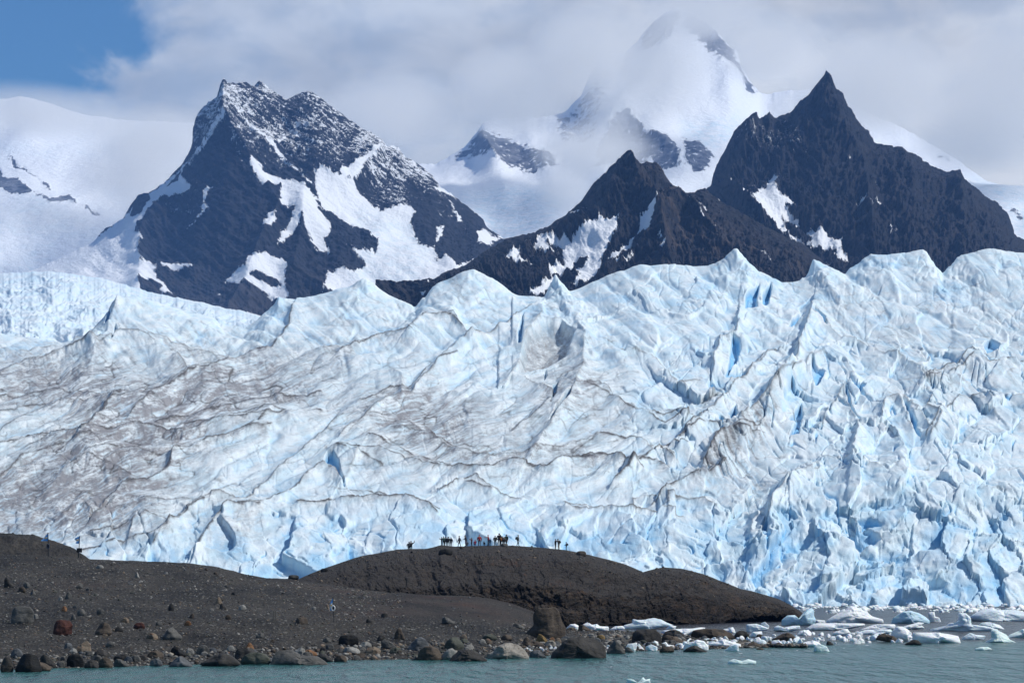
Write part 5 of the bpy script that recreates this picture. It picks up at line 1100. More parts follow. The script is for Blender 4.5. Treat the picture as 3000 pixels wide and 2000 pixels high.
# ---------------------------------------------------------------- floating and stranded ice
FLOES = [
 (AB, [(1012, 392), (1060, 345), (1115, 338), (1165, 365), (1160, 408)], 'white', 'small white ice block against the right side of the tallest boulder'),
 (AB, [(1200, 372), (1210, 345), (1270, 322), (1310, 350), (1370, 340), (1400, 365), (1505, 370), (1505, 415), (1310, 410)], 'white', 'jagged white ice strip behind the olive-brown rock'),
 (AB, [(1502, 408), (1570, 370), (1660, 363), (1690, 385), (1680, 404)], 'white', 'low white ice between the jagged strip and the largest stranded berg'),
 (AB, [(1640, 402), (1690, 350), (1780, 330), (1790, 283), (1850, 298), (1920, 290), (2020, 272), (2110, 290), (2160, 320), (2250, 352), (2180, 368), (1960, 392), (1800, 398)], 'pale', 'long pale blue berg in the inlet at the foot of the rock dome'),
 (AB, [(2152, 402), (2200, 355), (2282, 365), (2262, 402)], 'white', 'small white ice lump at the right end of the long pale berg'),
 (AC, [(145, 470), (150, 420), (330, 400), (560, 392), (580, 380), (655, 382), (650, 402), (500, 472), (300, 470)], 'white', 'flat white floe behind the long tan-grey slab'),
 (AC, [(850, 445), (860, 400), (970, 376), (992, 410), (1002, 442)], 'white', 'white block behind the widest brown boulder'),
 (AC, [(1128, 432), (1128, 345), (1250, 338), (1384, 390), (1360, 412), (1190, 434)], 'pale', 'wedge of ice with a white top and blue flank, left of the open berg'),
 (AC, [(1288, 392), (1292, 332), (1340, 316), (1388, 360), (1382, 392)], 'pale', 'squarish ice tooth standing behind the blue-flanked wedge'),
 (AC, [(1130, 492), (1200, 432), (1300, 425), (1312, 462), (1235, 494)], 'white', 'white sloping block touching the small red-brown rock'),
 (AC, [(1532, 352), (1538, 290), (1600, 238), (1690, 233), (1705, 265), (1780, 292), (1812, 182), (1850, 158), (1900, 170), (1906, 250), (1932, 292), (1905, 335), (1750, 358)], 'blue', 'saddle-shaped blue berg with a tall horn at the tip of the rock dome'),
 (AC, [(1900, 330), (1905, 288), (2030, 300), (2034, 328)], 'white', 'flat white shelf joined to the right of the horned berg'),
 (AC, [(1440, 420), (1450, 372), (1500, 355), (1560, 385), (1660, 362), (1740, 360), (1750, 400), (1600, 430)], 'pale', 'pale low ice just in front of the horned berg'),
 (AC, [(1700, 470), (1740, 420), (1850, 400), (1882, 440), (1870, 474)], 'white', 'white lump in front of the long white floe'),
 (AD, [(75, 322), (110, 290), (170, 250), (330, 172), (372, 142), (440, 150), (560, 202), (620, 250), (740, 280), (757, 318), (560, 328), (190, 334)], 'white', 'largest white berg, a broad low pyramid'),
 (AD, [(828, 334), (860, 270), (980, 195), (1060, 188), (1150, 213), (1230, 258), (1274, 300), (1270, 326), (1000, 338)], 'blue', 'smooth blue dome-shaped berg'),
 (AD, [(1268, 318), (1256, 205), (1330, 203), (1332, 250), (1382, 265), (1406, 312)], 'white', 'small white boot-shaped berg right of the blue dome'),
 (AD, [(1256, 422), (1300, 395), (1480, 378), (1520, 330), (1550, 322), (1580, 340), (1620, 300), (1630, 214), (1700, 210), (1750, 258), (1757, 342), (1850, 350), (2060, 378), (2075, 400), (1900, 424)], 'pale', 'long pale floe carrying an upright tower'),
 (AD, [(1842, 350), (1880, 325), (1960, 318), (2080, 350), (2142, 396), (2060, 402)], 'pale', 'tilted oval plate resting on the right end of the towered floe'),
 (AD, [(1745, 262), (1850, 200), (1970, 163), (2060, 180), (2250, 178), (2352, 198), (2520, 240), (2520, 308), (1880, 312), (1800, 300)], 'pale', 'long rounded berg running out at the right edge'),
 (AD, [(-170, 408), (-60, 345), (0, 331), (300, 334), (525, 333), (538, 372), (440, 380), (330, 406), (60, 417)], 'white', 'long flat white floe below the pyramid berg'),
 (AD, [(152, 470), (160, 440), (280, 398), (330, 396), (357, 440), (300, 472)], 'white', 'small white hump below the long flat floe'),
 (AD, [(445, 412), (640, 350), (700, 346), (830, 344), (880, 345), (888, 402), (700, 410)], 'white', 'sloping white floe in the middle of the ice jam'),
 (AD, [(455, 462), (470, 430), (550, 408), (830, 402), (845, 440), (600, 464)], 'pale', 'striped floe just below the sloping white one'),
 (AD, [(880, 402), (1000, 362), (1150, 320), (1215, 328), (1180, 352), (1224, 392), (980, 406)], 'white', 'thin tongue-shaped floe pointing right'),
 (AD, [(830, 505), (840, 430), (895, 365), (970, 368), (1048, 418), (1060, 470), (1200, 520), (1000, 540)], 'white', 'lumpy white block behind the double-humped rock'),
 (AD, [(1085, 545), (1095, 438), (1250, 438), (1400, 443), (1500, 450), (1632, 480), (1645, 556), (1400, 562), (1200, 548)], 'white', 'broad fluted white shelf, widest of the front row of ice'),
 (AD, [(1645, 515), (1660, 490), (1740, 443), (1800, 463), (1920, 475), (1890, 520), (1720, 522)], 'pale', 'peaked ice right of the broad fluted shelf'),
 (AD, [(1888, 548), (2000, 500), (1985, 420), (2020, 403), (2060, 410), (2160, 462), (2200, 520), (2314, 547), (2150, 555)], 'green', 'greenish floe with a small white knob, front row right'),
 (AD, [(2155, 495), (2200, 465), (2300, 420), (2352, 400), (2520, 395), (2520, 500), (2200, 500)], 'green', 'greenish berg at the right edge below the long rounded one'),
 (AD, [(1788, 640), (1800, 622), (1860, 604), (1940, 604), (1992, 632), (1880, 644)], 'green', 'lone greenish floe on open water at the lower right'),
 (AC, [(905, 797), (930, 765), (990, 744), (1080, 768), (1150, 744), (1240, 770), (1236, 796), (1000, 800)], 'green', 'two-humped floe adrift alone on the teal water'),
 (A3, [(1052, 1600), (1056, 1528), (1110, 1530), (1150, 1568), (1180, 1545), (1205, 1512), (1232, 1540), (1268, 1525), (1278, 1600)], 'green', 'jagged white floe cut by the bottom edge of the picture'),
 (AC, [(850, 650), (940, 592), (1000, 566), (1034, 570), (1038, 648)], 'pale', 'leaning ice wedge in the water right of the flat dark pyramid'),
 (AC, [(385, 632), (430, 560), (520, 540), (560, 520), (640, 535), (690, 590), (690, 640)], 'white', 'rounded white block behind the flat dark pyramid'),
 (AC, [(676, 600), (690, 560), (780, 545), (880, 512), (960, 545), (1062, 570), (1072, 604), (900, 608)], 'white', 'elongated white block before the widest brown boulder'),
 (AC, [(1895, 660), (1905, 600), (1960, 568), (2050, 598), (2088, 658)], 'green', 'translucent melting block in front of the ice jam'),
 (AC, [(1420, 600), (1410, 560), (1430, 530), (1500, 522), (1540, 560), (1600, 590), (1560, 606)], 'white', 'pale block right of the brown dome'),
 (AC, [(1210, 540), (1230, 500), (1270, 488), (1310, 530), (1372, 560), (1374, 584), (1310, 590)], 'white', 'hooked white block just behind the brown dome'),
 (AC, [(1760, 604), (1765, 560), (1830, 540), (1900, 530), (1960, 550), (2000, 596), (1880, 606)], 'white', 'white block above the translucent melting one'),
 (AB, [(1698, 610), (1720, 570), (1830, 553), (1832, 590), (1802, 658), (1740, 640)], 'white', 'leaning white block right of the small wedge rock'),
 (AB, [(1793, 645), (1820, 600), (1850, 563), (1925, 638)], 'white', 'pointed white block between its two rounder neighbours'),
 (AB, [(1922, 650), (1930, 600), (1990, 575), (2060, 602), (2068, 650)], 'pale', 'smooth egg-shaped ice block at the waterline'),
 (AB, [(1995, 600), (2002, 565), (2030, 530), (2072, 545), (2078, 602)], 'white', 'small white block behind the egg-shaped one'),
 (AB, [(2085, 612), (2120, 560), (2160, 545), (2190, 580), (2256, 585), (2254, 612)], 'white', 'white humped ice left of the rounded brown rock'),
]
for cf, ol, mt, lab in FLOES:
    pts = cf(ol); wpx = max(p[0] for p in pts)-min(p[0] for p in pts)
    put_body('ice_floe' if wpx < 40 else 'iceberg', pts, IC[mt], lab, 'ice', deep=.62, rough=.05, cuts=4, sub=5 if wpx > 60 else 4, jag=.04, sink=.04)

# chunks of brash, alike one another
ip = []
for j in range(6):
    v, f = body([(a*.5, b*.6) for a, b in SHAPES[('dome', 'peak', 'block', 'wedge', 'slab', 'round')[j]]], 1, .4, 700+j*11, .14, 8, 3, .08); ip.append(mesh_from('ice_chunk', v, f, IC[('white', 'white', 'pale', 'white', 'white', 'pale')[j]]))
rs = np.random.RandomState(11)
def chunk(px_, py_, s_px, group, label, squash=1.0):
    g = ray(px_, py_)
    if g is None: return
    s = s_px*K*g.y; o = bpy.data.objects.new('ice_chunk', ip[rs.randint(6)]); COL.objects.link(o)
    o.location = (g.x, g.y, g.z-.05*s); o.scale = (s, s*rs.uniform(.6, 1), s*rs.uniform(.55, 1.0)*squash); o.rotation_euler = (0, 0, rs.uniform(-3, 3))
    tag(o, label, 'ice', group)
jam = [(2170, 1872), (2300, 1878), (2400, 1874), (2480, 1868), (2560, 1868), (2640, 1864)]
for _ in range(235):
    px_ = rs.uniform(2060, 2720) if rs.rand() < .8 else rs.uniform(1990, 2100); top = np.interp(px_, [1990, 2100, 2250, 2400, 2500, 2720], [1886, 1872, 1862, 1856, 1852, 1858]); bot = np.interp(px_, [1990, 2250, 2420, 2720], [1902, 1894, 1886, 1880])
    chunk(px_, rs.uniform(top, bot), rs.uniform(8, 30), 'white chunks in the ice jam off the point', 'small white ice chunk in the jam off the gravel point')
for cx, cy, n, sx_ in [(1548, 1902, 9, 14), (1592, 1900, 8, 12), (1622, 1898, 7, 10), (1900, 1886, 6, 14), (1960, 1888, 8, 20), (1780, 1895, 3, 6)]:
    for _ in range(n): chunk(cx+rs.uniform(-sx_, sx_), cy+rs.uniform(-5, 5), rs.uniform(6, 13), 'bits of ice stranded between the shore rocks', 'little lump of ice stranded between shore rocks')
for px_, py_, s_ in [(1988, 1937, 9), (2170, 1913, 16), (2255, 1914, 14), (2335, 1904, 16), (2472, 1897, 14), (2540, 1889, 22), (2800, 1873, 30), (2630, 1881, 16), (2850, 1928, 12), (2880, 1798, 24), (1790, 1952, 10), (1850, 1947, 12)]:
    chunk(px_, py_, s_, 'low slivers of ice awash on the lake', 'thin sliver of ice awash on the open lake', .22)
# the skirt of brash along the foot of the glacier: one mass
def pick_brash():
    px_ = rs.uniform(2330, 3150); u = rs.rand()
    if fbm(np.array([px_/45]), np.array([u*1.5]), 3, 611)[0] < -.02: return None
    py_ = 1776 + (u**1.7)*np.interp(px_, [2330, 2600, 3000], [22, 20, 16]); d = float(water_d(py_))
    return float(P(px_, py_, d)[0]), d, 0.0, K*d*(rs.uniform(1.2, 4.5) if rs.rand() < .9 else rs.uniform(5, 15))
tag(pebbles('brash_ice', 2200, pick_brash, [IC['white'], IC['white'], IC['pale']], 1, 2), kind='stuff')
# ---------------------------------------------------------------- people on the crest of the dome
def plain(name, c, rough=.8, sheen=0):
    m, w, b = new_mat(name); oc = w.n('TexCoord').outputs['Object']
    w.put(b.inputs['Base Color'], w.mix(w.mr(w.noise(oc, 9, 3, .6), .3, .7), c, tuple(min(1, q*1.35) for q in c))); b.inputs['Roughness'].default_value = rough
    bump(w, b, w.noise(oc, 14, 3, .5), .4, .01); return m
CL = {k: plain(k+'_cloth', c) for k, c in dict(black=(.008, .008, .010), navy=(.010, .014, .030), red=(.32, .018, .022), maroon=(.085, .014, .022), pink=(.42, .035, .075), green=(.012, .055, .045), teal=(.04, .17, .19), blue=(.018, .075, .17),
      orange=(.30, .10, .02), khaki=(.20, .145, .10), grey=(.05, .05, .055), olive=(.035, .04, .03), brown=(.045, .034, .026), beige=(.22, .20, .16)).items()}
M_SKIN = plain('skin', (.42, .25, .18), .6); M_HAIR = plain('dark_hair', (.012, .009, .007)); M_SHOE = plain('boot_leather', (.012, .010, .009))
def grow(verts, edges, rad, lvl=2):
    me = bpy.data.meshes.new('tmp'); me.from_pydata(verts, edges, []); ob = bpy.data.objects.new('tmp', me); COL.objects.link(ob)
    ob.modifiers.new('s', 'SKIN'); ob.modifiers.new('u', 'SUBSURF').levels = lvl; ob.modifiers['u'].render_levels = lvl
    for i, sv in enumerate(me.skin_vertices[0].data): sv.radius = rad[i] if isinstance(rad[i], tuple) else (rad[i], rad[i]); sv.use_root = (i == 0)
    dg = bpy.context.evaluated_depsgraph_get(); dg.update(); out = bpy.data.meshes.new_from_object(ob.evaluated_get(dg)); bpy.data.objects.remove(ob); bpy.data.meshes.remove(me)
    out.polygons.foreach_set('use_smooth', np.ones(len(out.polygons), bool)); return out
# arm targets (hand x, y, z) with x to the figure's right, y ahead
POSES = dict(
    stand=dict(l=(-.30, .06, .82), r=(.30, .05, .82), step=.04), raise_r=dict(l=(-.22, .18, .98), r=(.42, .10, 1.78), step=.03), photo=dict(l=(-.10, .36, 1.48), r=(.12, .36, 1.48), step=.05),
    walk=dict(l=(-.28, .22, .88), r=(.28, -.20, .86), step=.32), hold=dict(l=(-.16, .34, 1.10), r=(.16, .34, 1.12), step=.06), point=dict(l=(-.14, .58, 1.38), r=(.28, .10, .90), step=.10),
    pockets=dict(l=(-.24, .06, .98), r=(.24, .06, .98), step=.05), crouch=dict(l=(-.15, .34, .62), r=(.15, .34, .62), step=.0, crouch=1), stride=dict(l=(-.24, .28, 1.05), r=(.26, -.1, .95), step=.52))
def figure(pose, lean=0.0):
    p = POSES[pose]; cr = p.get('crouch', 0); dz = -.42 if cr else -p['step']**2*.35
    V, E, Rr = [], [], []
    def add(co, r, par=None):
        V.append(Vector(co)); Rr.append(r); i = len(V)-1
        if par is not None: E.append((par, i))
        return i
    L = lambda z: lean*(z-.9)
    pel = add((0, 0, .95+dz), (.15, .115)); w1 = add((0, .01+L(1.12), 1.12+dz), (.135, .105), pel); ch = add((0, .01+L(1.32), 1.32+dz), (.165, .12), w1)
    nk = add((0, .02+L(1.47), 1.47+dz), .062, ch); hb = add((0, .035+L(1.56), 1.56+dz), .078, nk); hm = add((0, .04+L(1.65), 1.655+dz), (.082, .098), hb); add((0, .03+L(1.72), 1.725+dz), (.06, .07), hm)
    legs, hands = [], []
    for s, k in ((-1, 'l'), (1, 'r')):
        st = p['step']*s*(-1 if k == 'l' else -1)*.5
        hip = add((s*.095, 0, .88+dz), .092, pel)
        if cr: kn = add((s*.13, .36, .50), .066, hip); an = add((s*.12, .02, .10), .046, kn)
        else: kn = add((s*.105, st*.5+.03, .49+dz*.5), .066, hip); an = add((s*.11, st-.02, .09), .046, kn)
        to = add((s*.12, V[an].y+.11, .045), (.042, .04), an); add((s*.125, V[an].y+.19, .035), .032, to)
        sh = add((s*.19, .0+L(1.40), 1.40+dz), .066, ch); hd = Vector(p[k]); hd.z += dz*.0 if cr else dz; hd.y += L(hd.z)
        mid = (V[sh]+hd)/2; d = hd-V[sh]; ln = min(d.length, .55); off = math.sqrt(max(.28**2-(ln/2)**2, 0.0)); dirn = Vector((s*.5, -.55, -.6)); dirn -= dirn.project(d); dirn.normalize()
        el = add(mid+dirn*off, .046, sh); hd = V[sh]+d.normalized()*ln if d.length > .55 else hd
        wr = add(hd, .030, el); fd = (hd-V[el]).normalized(); sd_ = fd.cross(Vector((0, 0, 1))); sd_ = sd_.normalized() if sd_.length > .1 else Vector((1, 0, 0)); up = sd_.cross(fd)
        pm = add(hd+fd*.055, (.036, .022), wr); hands.append(pm)
        for q, (o_, l_) in enumerate(((-.030, .062), (-.010, .072), (.010, .068), (.030, .052))):
            f1 = add(hd+fd*.10+sd_*o_, .0095, pm); add(hd+fd*(.10+l_*.7)+sd_*o_*1.15-up*.018, .0085, f1)
        t1 = add(hd+fd*.045-sd_*.046*s, .012, pm); add(hd+fd*.085-sd_*.062*s-up*.01, .010, t1)
    me = grow([v[:] for v in V], E, Rr, 2)
    # face: nose, brow and ears pushed out of the head
    hc = V[hm]; co = np.empty(len(me.vertices)*3, np.float32); me.vertices.foreach_get('co', co); co = co.reshape(-1, 3)
    nose = np.exp(-(((co-[hc.x, hc.y+.095, hc.z-.025])/[.016, .03, .022])**2).sum(1)); co[:, 1] += .022*nose
    for sx2 in (-1, 1):
        ear = np.exp(-(((co-[hc.x+sx2*.08, hc.y, hc.z-.02])/[.02, .018, .03])**2).sum(1)); co[:, 0] += sx2*.018*ear
        eye = np.exp(-(((co-[hc.x+sx2*.032, hc.y+.09, hc.z+.005])/[.014, .03, .010])**2).sum(1)); co[:, 1] -= .012*eye
    mouth = np.exp(-(((co-[hc.x, hc.y+.09, hc.z-.062])/[.026, .03, .006])**2).sum(1)); co[:, 1] -= .008*mouth
    me.vertices.foreach_set('co', co.ravel()); me.update()
    # jacket: torso and sleeves, a little wider than the body
    keep = {}; JV, JE, JR = [], [], []
    def jadd(i, r, par=None):
        JV.append(V[i][:]); JR.append(r); j = len(JV)-1
        if par is not None: JE.append((par, j))
        return j
    a = jadd(ch, (.20, .155)); b = jadd(w1, (.175, .145), a); c = jadd(pel, (.185, .15), b); JV.append((V[pel]-Vector((0, 0, .10)))[:]); JR.append((.19, .15)); JE.append((c, len(JV)-1)); jn = jadd(nk, .085, a)
    for s, i0 in ((-1, 0), (1, 1)): pass
    arms = [(i, e[1]) for i in range(len(V)) for e in E if e[0] == i]
    par_of = {e[1]: e[0] for e in E}
    for pm in hands:
        wr = par_of[pm]; el = par_of[wr]; sh = par_of[el]
        x1 = jadd(sh, .088, a); x2 = jadd(el, .066, x1); jadd(wr, .046, x2)
    jk = grow(JV, JE, JR, 2)
    return me, jk, V[hm].copy(), [V[h].copy() for h in hands], V[ch].copy()
_F = {}
def cap_mesh(name, c, r, mat, brim=False, low=-.15):
    v, f = ico(3); v = v.copy(); keep = v[:, 2] > low; v[:, 0] *= r*.96; v[:, 1] *= r*1.12; v[:, 2] *= r*1.02
    f = [q for q in f if all(keep[i] for i in q)]
    if brim: pass
    return mesh_from(name, v + np.array([c.x, c.y-.012, c.z+.012]), f, mat)
def pack_mesh(c, mat, s=1.0):
    bm = bmesh.new(); bmesh.ops.create_cube(bm, size=1); bmesh.ops.scale(bm, verts=bm.verts, vec=(.30*s, .20*s, .46*s)); bmesh.ops.bevel(bm, geom=bm.edges[:], offset=.06*s, segments=3, affect='EDGES')
    q = bmesh.ops.create_cube(bm, size=1); bmesh.ops.scale(bm, verts=q['verts'], vec=(.20*s, .08*s, .20*s)); bmesh.ops.translate(bm, verts=q['verts'], vec=(0, -.12*s, -.08*s))
    for sx2 in (-1, 1):
        q = bmesh.ops.create_cube(bm, size=1); bmesh.ops.scale(bm, verts=q['verts'], vec=(.045, .26, .05)); bmesh.ops.translate(bm, verts=q['verts'], vec=(sx2*.11, .15, .20*s))
    me = bpy.data.meshes.new('backpack'); bm.to_mesh(me); bm.free(); me.materials.append(mat); return me
def person(px, foot, hpx, pose, facing, jacket, trousers, label, hat=None, pack=None, carry=None, lean=0.0, hair=M_HAIR):
    """facing in degrees: 0 looks at the glacier, 90 to the left, -90 to the right, 180 to the camera"""
    g = ray(px, foot, BV_DOME)
    if g is None:
        d_ = 455.0; g = Vector([float(q) for q in P(px, foot, d_)])
        h_ = BV_DOME.ray_cast(Vector((g.x, g.y-8, 60)), Vector((0, 0, -1)))
        g = Vector((g.x, g.y-8, h_[0].z if h_[0] else g.z))
    key = (pose, round(lean, 2))
    if key not in _F: _F[key] = figure(pose, lean)
    me, jk, head, hands, chest = _F[key]
    full = (1.75-.42) if POSES[pose].get('crouch') else 1.75
    s = 1.07*hpx*K*g.y/full
    root = bpy.data.objects.new('person', me.copy()); COL.objects.link(root); root.location = (g.x, g.y, g.z-.02); root.scale = (s*1.22, s*1.15, s); root.rotation_euler = (0, 0, R(facing))
    bmats = [M_SKIN, CL[trousers], M_SHOE]; root.data.materials.clear(); [root.data.materials.append(q) for q in bmats]
    zs = [(p_.center.z) for p_ in root.data.polygons]; hz_ = head.z
    mi = [2 if z < .10 else (1 if z < chest.z-.2 and abs(p_.center.x) < .26 and not any((Vector(p_.center)-h).length < .16 for h in hands) else 0) for z, p_ in zip(zs, root.data.polygons)]
    root.data.polygons.foreach_set('material_index', np.array(mi, np.int32))
    tag(root, label, 'person', 'people on the crest of the rock dome')
    def child(name, m, mat=None, lab=None):
        if mat: m = m.copy(); m.materials.clear(); m.materials.append(mat)
        o = bpy.data.objects.new(name, m); COL.objects.link(o); o.parent = root
        if lab: o['label'] = lab
        return o
    child('jacket', jk, CL[jacket])
    if hat: child('hat', cap_mesh('hat', head, .118, CL[hat], low=.05))
    else: child('hair', cap_mesh('hair', head - Vector((0, .016, 0)), .112, hair, low=-.45 if pose in ('stand', 'hold') else -.1))
    M_ = Matrix.Translation(root.location) @ Matrix.Rotation(R(facing), 4, 'Z') @ Matrix.Scale(s, 4)
    def loose(name, m, at, lab, cat, group=None):
        o = bpy.data.objects.new(name, m); COL.objects.link(o); o.location = M_ @ at; o.rotation_euler = (0, 0, R(facing)); o.scale = (s, s, s); tag(o, lab, cat, group); return o
    if pack: loose('backpack', pack_mesh(None, CL[pack[0]], pack[2] if len(pack) > 2 else 1), chest + Vector((0, -.27, -.06)), pack[1], 'backpack')
    if carry:
        bm = bmesh.new(); bmesh.ops.create_cube(bm, size=1); sx_, sy_, sz_ = carry[3]; bmesh.ops.scale(bm, verts=bm.verts, vec=(sx_, sy_, sz_)); bmesh.ops.bevel(bm, geom=bm.edges[:], offset=min(carry[3])*.25, segments=2, affect='EDGES')
        m = bpy.data.meshes.new(carry[0]); bm.to_mesh(m); bm.free(); m.materials.append(CL[carry[4]]); c_ = (hands[0]+hands[1])/2 if carry[5] == 'both' else hands[1 if carry[5] == 'r' else 0]
        loose(carry[0], m, c_ + Vector((0, .10 if carry[5] == 'both' else .03, -.02 if carry[5] != 'down' else -.2)), carry[1], carry[2])
    return root
cam_ = lambda lab: ('camera', lab, 'camera', (.13, .07, .09), 'black', 'both')
Q5 = lambda x: 1180 + x/9.046
Q6 = lambda x: 1420 + x/8.4
PEOPLE = [
 (Q5(216), 1606.5, 30, 'pockets', 15, 'black', 'black', 'leftmost person, all in black, standing beside the one waving', None, ('grey', 'grey backpack on the leftmost person in black', .9)),
 (Q5(265), 1606, 30, 'raise_r', 0, 'black', 'teal', 'person in black with teal round the waist, one arm raised high', None),
 (Q5(1030), 1597, 23, 'photo', 80, 'black', 'black', 'person in black holding up both hands at the left end of the first tight group', None),
 (Q5(1082), 1597, 25, 'hold', 40, 'green', 'black', 'person in a dark green jacket in the first tight group', 'maroon'),
 (Q5(1164), 1596, 26, 'stand', 10, 'navy', 'navy', 'person in navy, tallest of the first tight group', None),
 (Q5(1203), 1597, 25, 'pockets', -10, 'black', 'black', 'person in black with a maroon hat, middle of the first tight group', 'maroon'),
 (Q5(1240), 1596, 26, 'stand', 0, 'grey', 'black', 'broad person in dark grey in the first tight group', None),
 (Q5(1306), 1597, 25, 'stand', -20, 'black', 'black', 'person in black closing the right side of the first tight group', None),
 (Q5(1500), 1600.5, 30, 'walk', 78, 'navy', 'black', 'person in navy stepping left alone, one hand held out', None, None, ('bag', 'small black bag held out by the person stepping left', 'bag', (.16, .12, .24), 'black', 'l')),
 (Q5(1698), 1598, 30, 'hold', 75, 'black', 'maroon', 'person in black facing left, leaning over a tripod-like stick', None, None, cam_('camera held by the person in black facing left')),
 (Q5(1745), 1597, 13, 'crouch', 60, 'beige', 'grey', 'person in beige crouching behind the one in black facing left', 'beige'),
 (Q5(1845), 1597, 23, 'photo', 70, 'maroon', 'black', 'person in a maroon jacket holding both arms up to take a picture', None, None, cam_('camera raised by the person in the maroon jacket')),
 (Q5(1938), 1596, 17, 'crouch', 30, 'pink', 'maroon', 'person in bright pink-red crouching low', 'pink'),
 (Q5(2045), 1597.5, 30, 'stand', 10, 'red', 'black', 'tall person in a red jacket and red cap facing the ice', 'red'),
 (Q5(2165), 1597, 13, 'crouch', -40, 'black', 'black', 'person in black sitting low between the two in red', None),
 (Q5(2268), 1597.5, 29, 'point', 85, 'red', 'black', 'person in a red hooded jacket reaching to the left', 'red'),
 (Q5(2322), 1597, 20, 'pockets', -30, 'blue', 'blue', 'short person in bright blue behind the one in the red hood', 'blue'),
 (Q6(266), 1597, 27, 'pockets', 20, 'black', 'black', 'person in black alone between the blue one and the second tight group', None, ('olive', 'olive backpack on the person in black standing alone', .85)),
 (Q6(356), 1597, 33, 'stand', 0, 'black', 'black', 'tallest person, in black, left end of the second tight group', None),
 (Q6(384), 1597, 29, 'hold', -30, 'brown', 'black', 'person in dark brown just behind the tallest one', None),
 (Q6(420), 1597, 26, 'photo', 20, 'orange', 'black', 'person in an orange jacket in the second tight group', None),
 (Q6(450), 1597, 26, 'stand', -20, 'black', 'black', 'person in black right of the orange jacket', None),
 (Q6(490), 1597, 24, 'pockets', 30, 'grey', 'black', 'short person in dark grey with orange-brown hat in the second tight group', 'brown'),
 (Q6(535), 1597.5, 32, 'stride', -35, 'black', 'black', 'person in black with legs apart at the right end of the second group', None, ('green', 'dark green backpack on the person with legs apart', 1.0)),
 (Q6(818), 1599, 31, 'walk', -80, 'olive', 'black', 'lone backpacker in dark olive walking right', None, ('black', 'black backpack on the lone walker', .95)),
 (Q6(1722), 1604.5, 28, 'photo', -75, 'black', 'black', 'person in black raising a camera towards the neighbour', None, None, cam_('camera held up between the two people on the right slope')),
 (Q6(1805), 1606, 29, 'photo', 70, 'brown', 'khaki', 'person in khaki trousers leaning over, facing left', None, ('brown', 'brown backpack on the person in khaki trousers', 1.0)),
 (Q6(1985), 1608.5, 23, 'hold', 95, 'black', 'black', 'rightmost person, small and in black, facing left', None, ('black', 'large black backpack on the rightmost person', 1.05)),
]
for a in PEOPLE:
    person(*a[:7], a[7], a[8], a[9] if len(a) > 9 else None, a[10] if len(a) > 10 else None, lean=.16 if 'leaning' in a[7] else 0.0)

# ---------------------------------------------------------------- flags, life rings, board and posts on the shore
M_POLE = plain('dark_pole', (.012, .012, .014), .5); M_FB = plain('sky_blue_cloth', (.13, .38, .85)); M_FW = plain('white_cloth', (.62, .64, .66)); M_SUN = plain('gold_emblem', (.70, .40, .06)); M_BOARD = plain('black_board', (.012, .011, .016)); M_WOOD = plain('weathered_post', (.10, .09, .078)); M_RING = plain('white_ring', (.65, .65, .64)); M_RINGD = plain('dark_ring', (.03, .045, .075))
def rod(name, a, b, r, mat, parent=None, seg=10):
    a, b = Vector(a), Vector(b); bm = bmesh.new(); bmesh.ops.create_cone(bm, cap_ends=True, segments=seg, radius1=r, radius2=r*.85, depth=(b-a).length)
    me = bpy.data.meshes.new(name); bm.to_mesh(me); bm.free(); me.materials.append(mat); me.transform(Matrix.Translation((a+b)/2) @ (b-a).to_track_quat('Z', 'Y').to_matrix().to_4x4())
    o = bpy.data.objects.new(name, me); COL.objects.link(o); o.parent = parent; return o
def empty(name, loc):
    o = bpy.data.objects.new(name, None); COL.objects.link(o); o.location = loc; return o
def flag_cloth(parent, rows, thick=.012):
    """rows: left and right outline points from the top edge down, in metres; three bands, waving"""
    n, mcol = 13, 14; vs, fs, mi = [], [], []
    tt = np.linspace(0, 1, len(rows))
    for side_ in (0, 1):
        for i in range(n):
            t = i/(n-1); l = [np.interp(t, tt, [r_[0][k] for r_ in rows]) for k in (0, 1)]; r2 = [np.interp(t, tt, [r_[1][k] for r_ in rows]) for k in (0, 1)]
            for j in range(mcol):
                u = j/(mcol-1); x = l[0]*(1-u)+r2[0]*u; z = l[1]*(1-u)+r2[1]*u
                vs.append((x, .07*math.sin(u*7+t*3)*(1-u)+side_*thick, z))
    for side_ in (0, 1):
        o_ = side_*n*mcol
        for i in range(n-1):
            for j in range(mcol-1):
                q = [o_+i*mcol+j, o_+i*mcol+j+1, o_+(i+1)*mcol+j+1, o_+(i+1)*mcol+j]; fs.append(q if side_ else q[::-1]); mi.append(0 if i < 4 or i >= 8 else 1)
    me = bpy.data.meshes.new('flag_cloth'); me.from_pydata(vs, [], fs); me.materials.append(M_FB); me.materials.append(M_FW); me.polygons.foreach_set('material_index', np.array(mi, np.int32)); me.polygons.foreach_set('use_smooth', np.ones(len(fs), bool)); me.update()
    o = bpy.data.objects.new('flag_cloth', me); COL.objects.link(o); o.parent = parent
    mid = np.mean([vs[6*mcol+6], vs[6*mcol+7]], 0)
    bm = bmesh.new(); bmesh.ops.create_cone(bm, cap_ends=True, segments=16, radius1=.075, radius2=.075, depth=.01); me = bpy.data.meshes.new('sun_emblem'); bm.to_mesh(me); bm.free(); me.materials.append(M_SUN)
    me.transform(Matrix.Translation(Vector(mid)+Vector((0, -.02, 0))) @ Matrix.Rotation(math.pi/2, 4, 'X')); e = bpy.data.objects.new('sun_emblem', me); COL.objects.link(e); e.parent = o
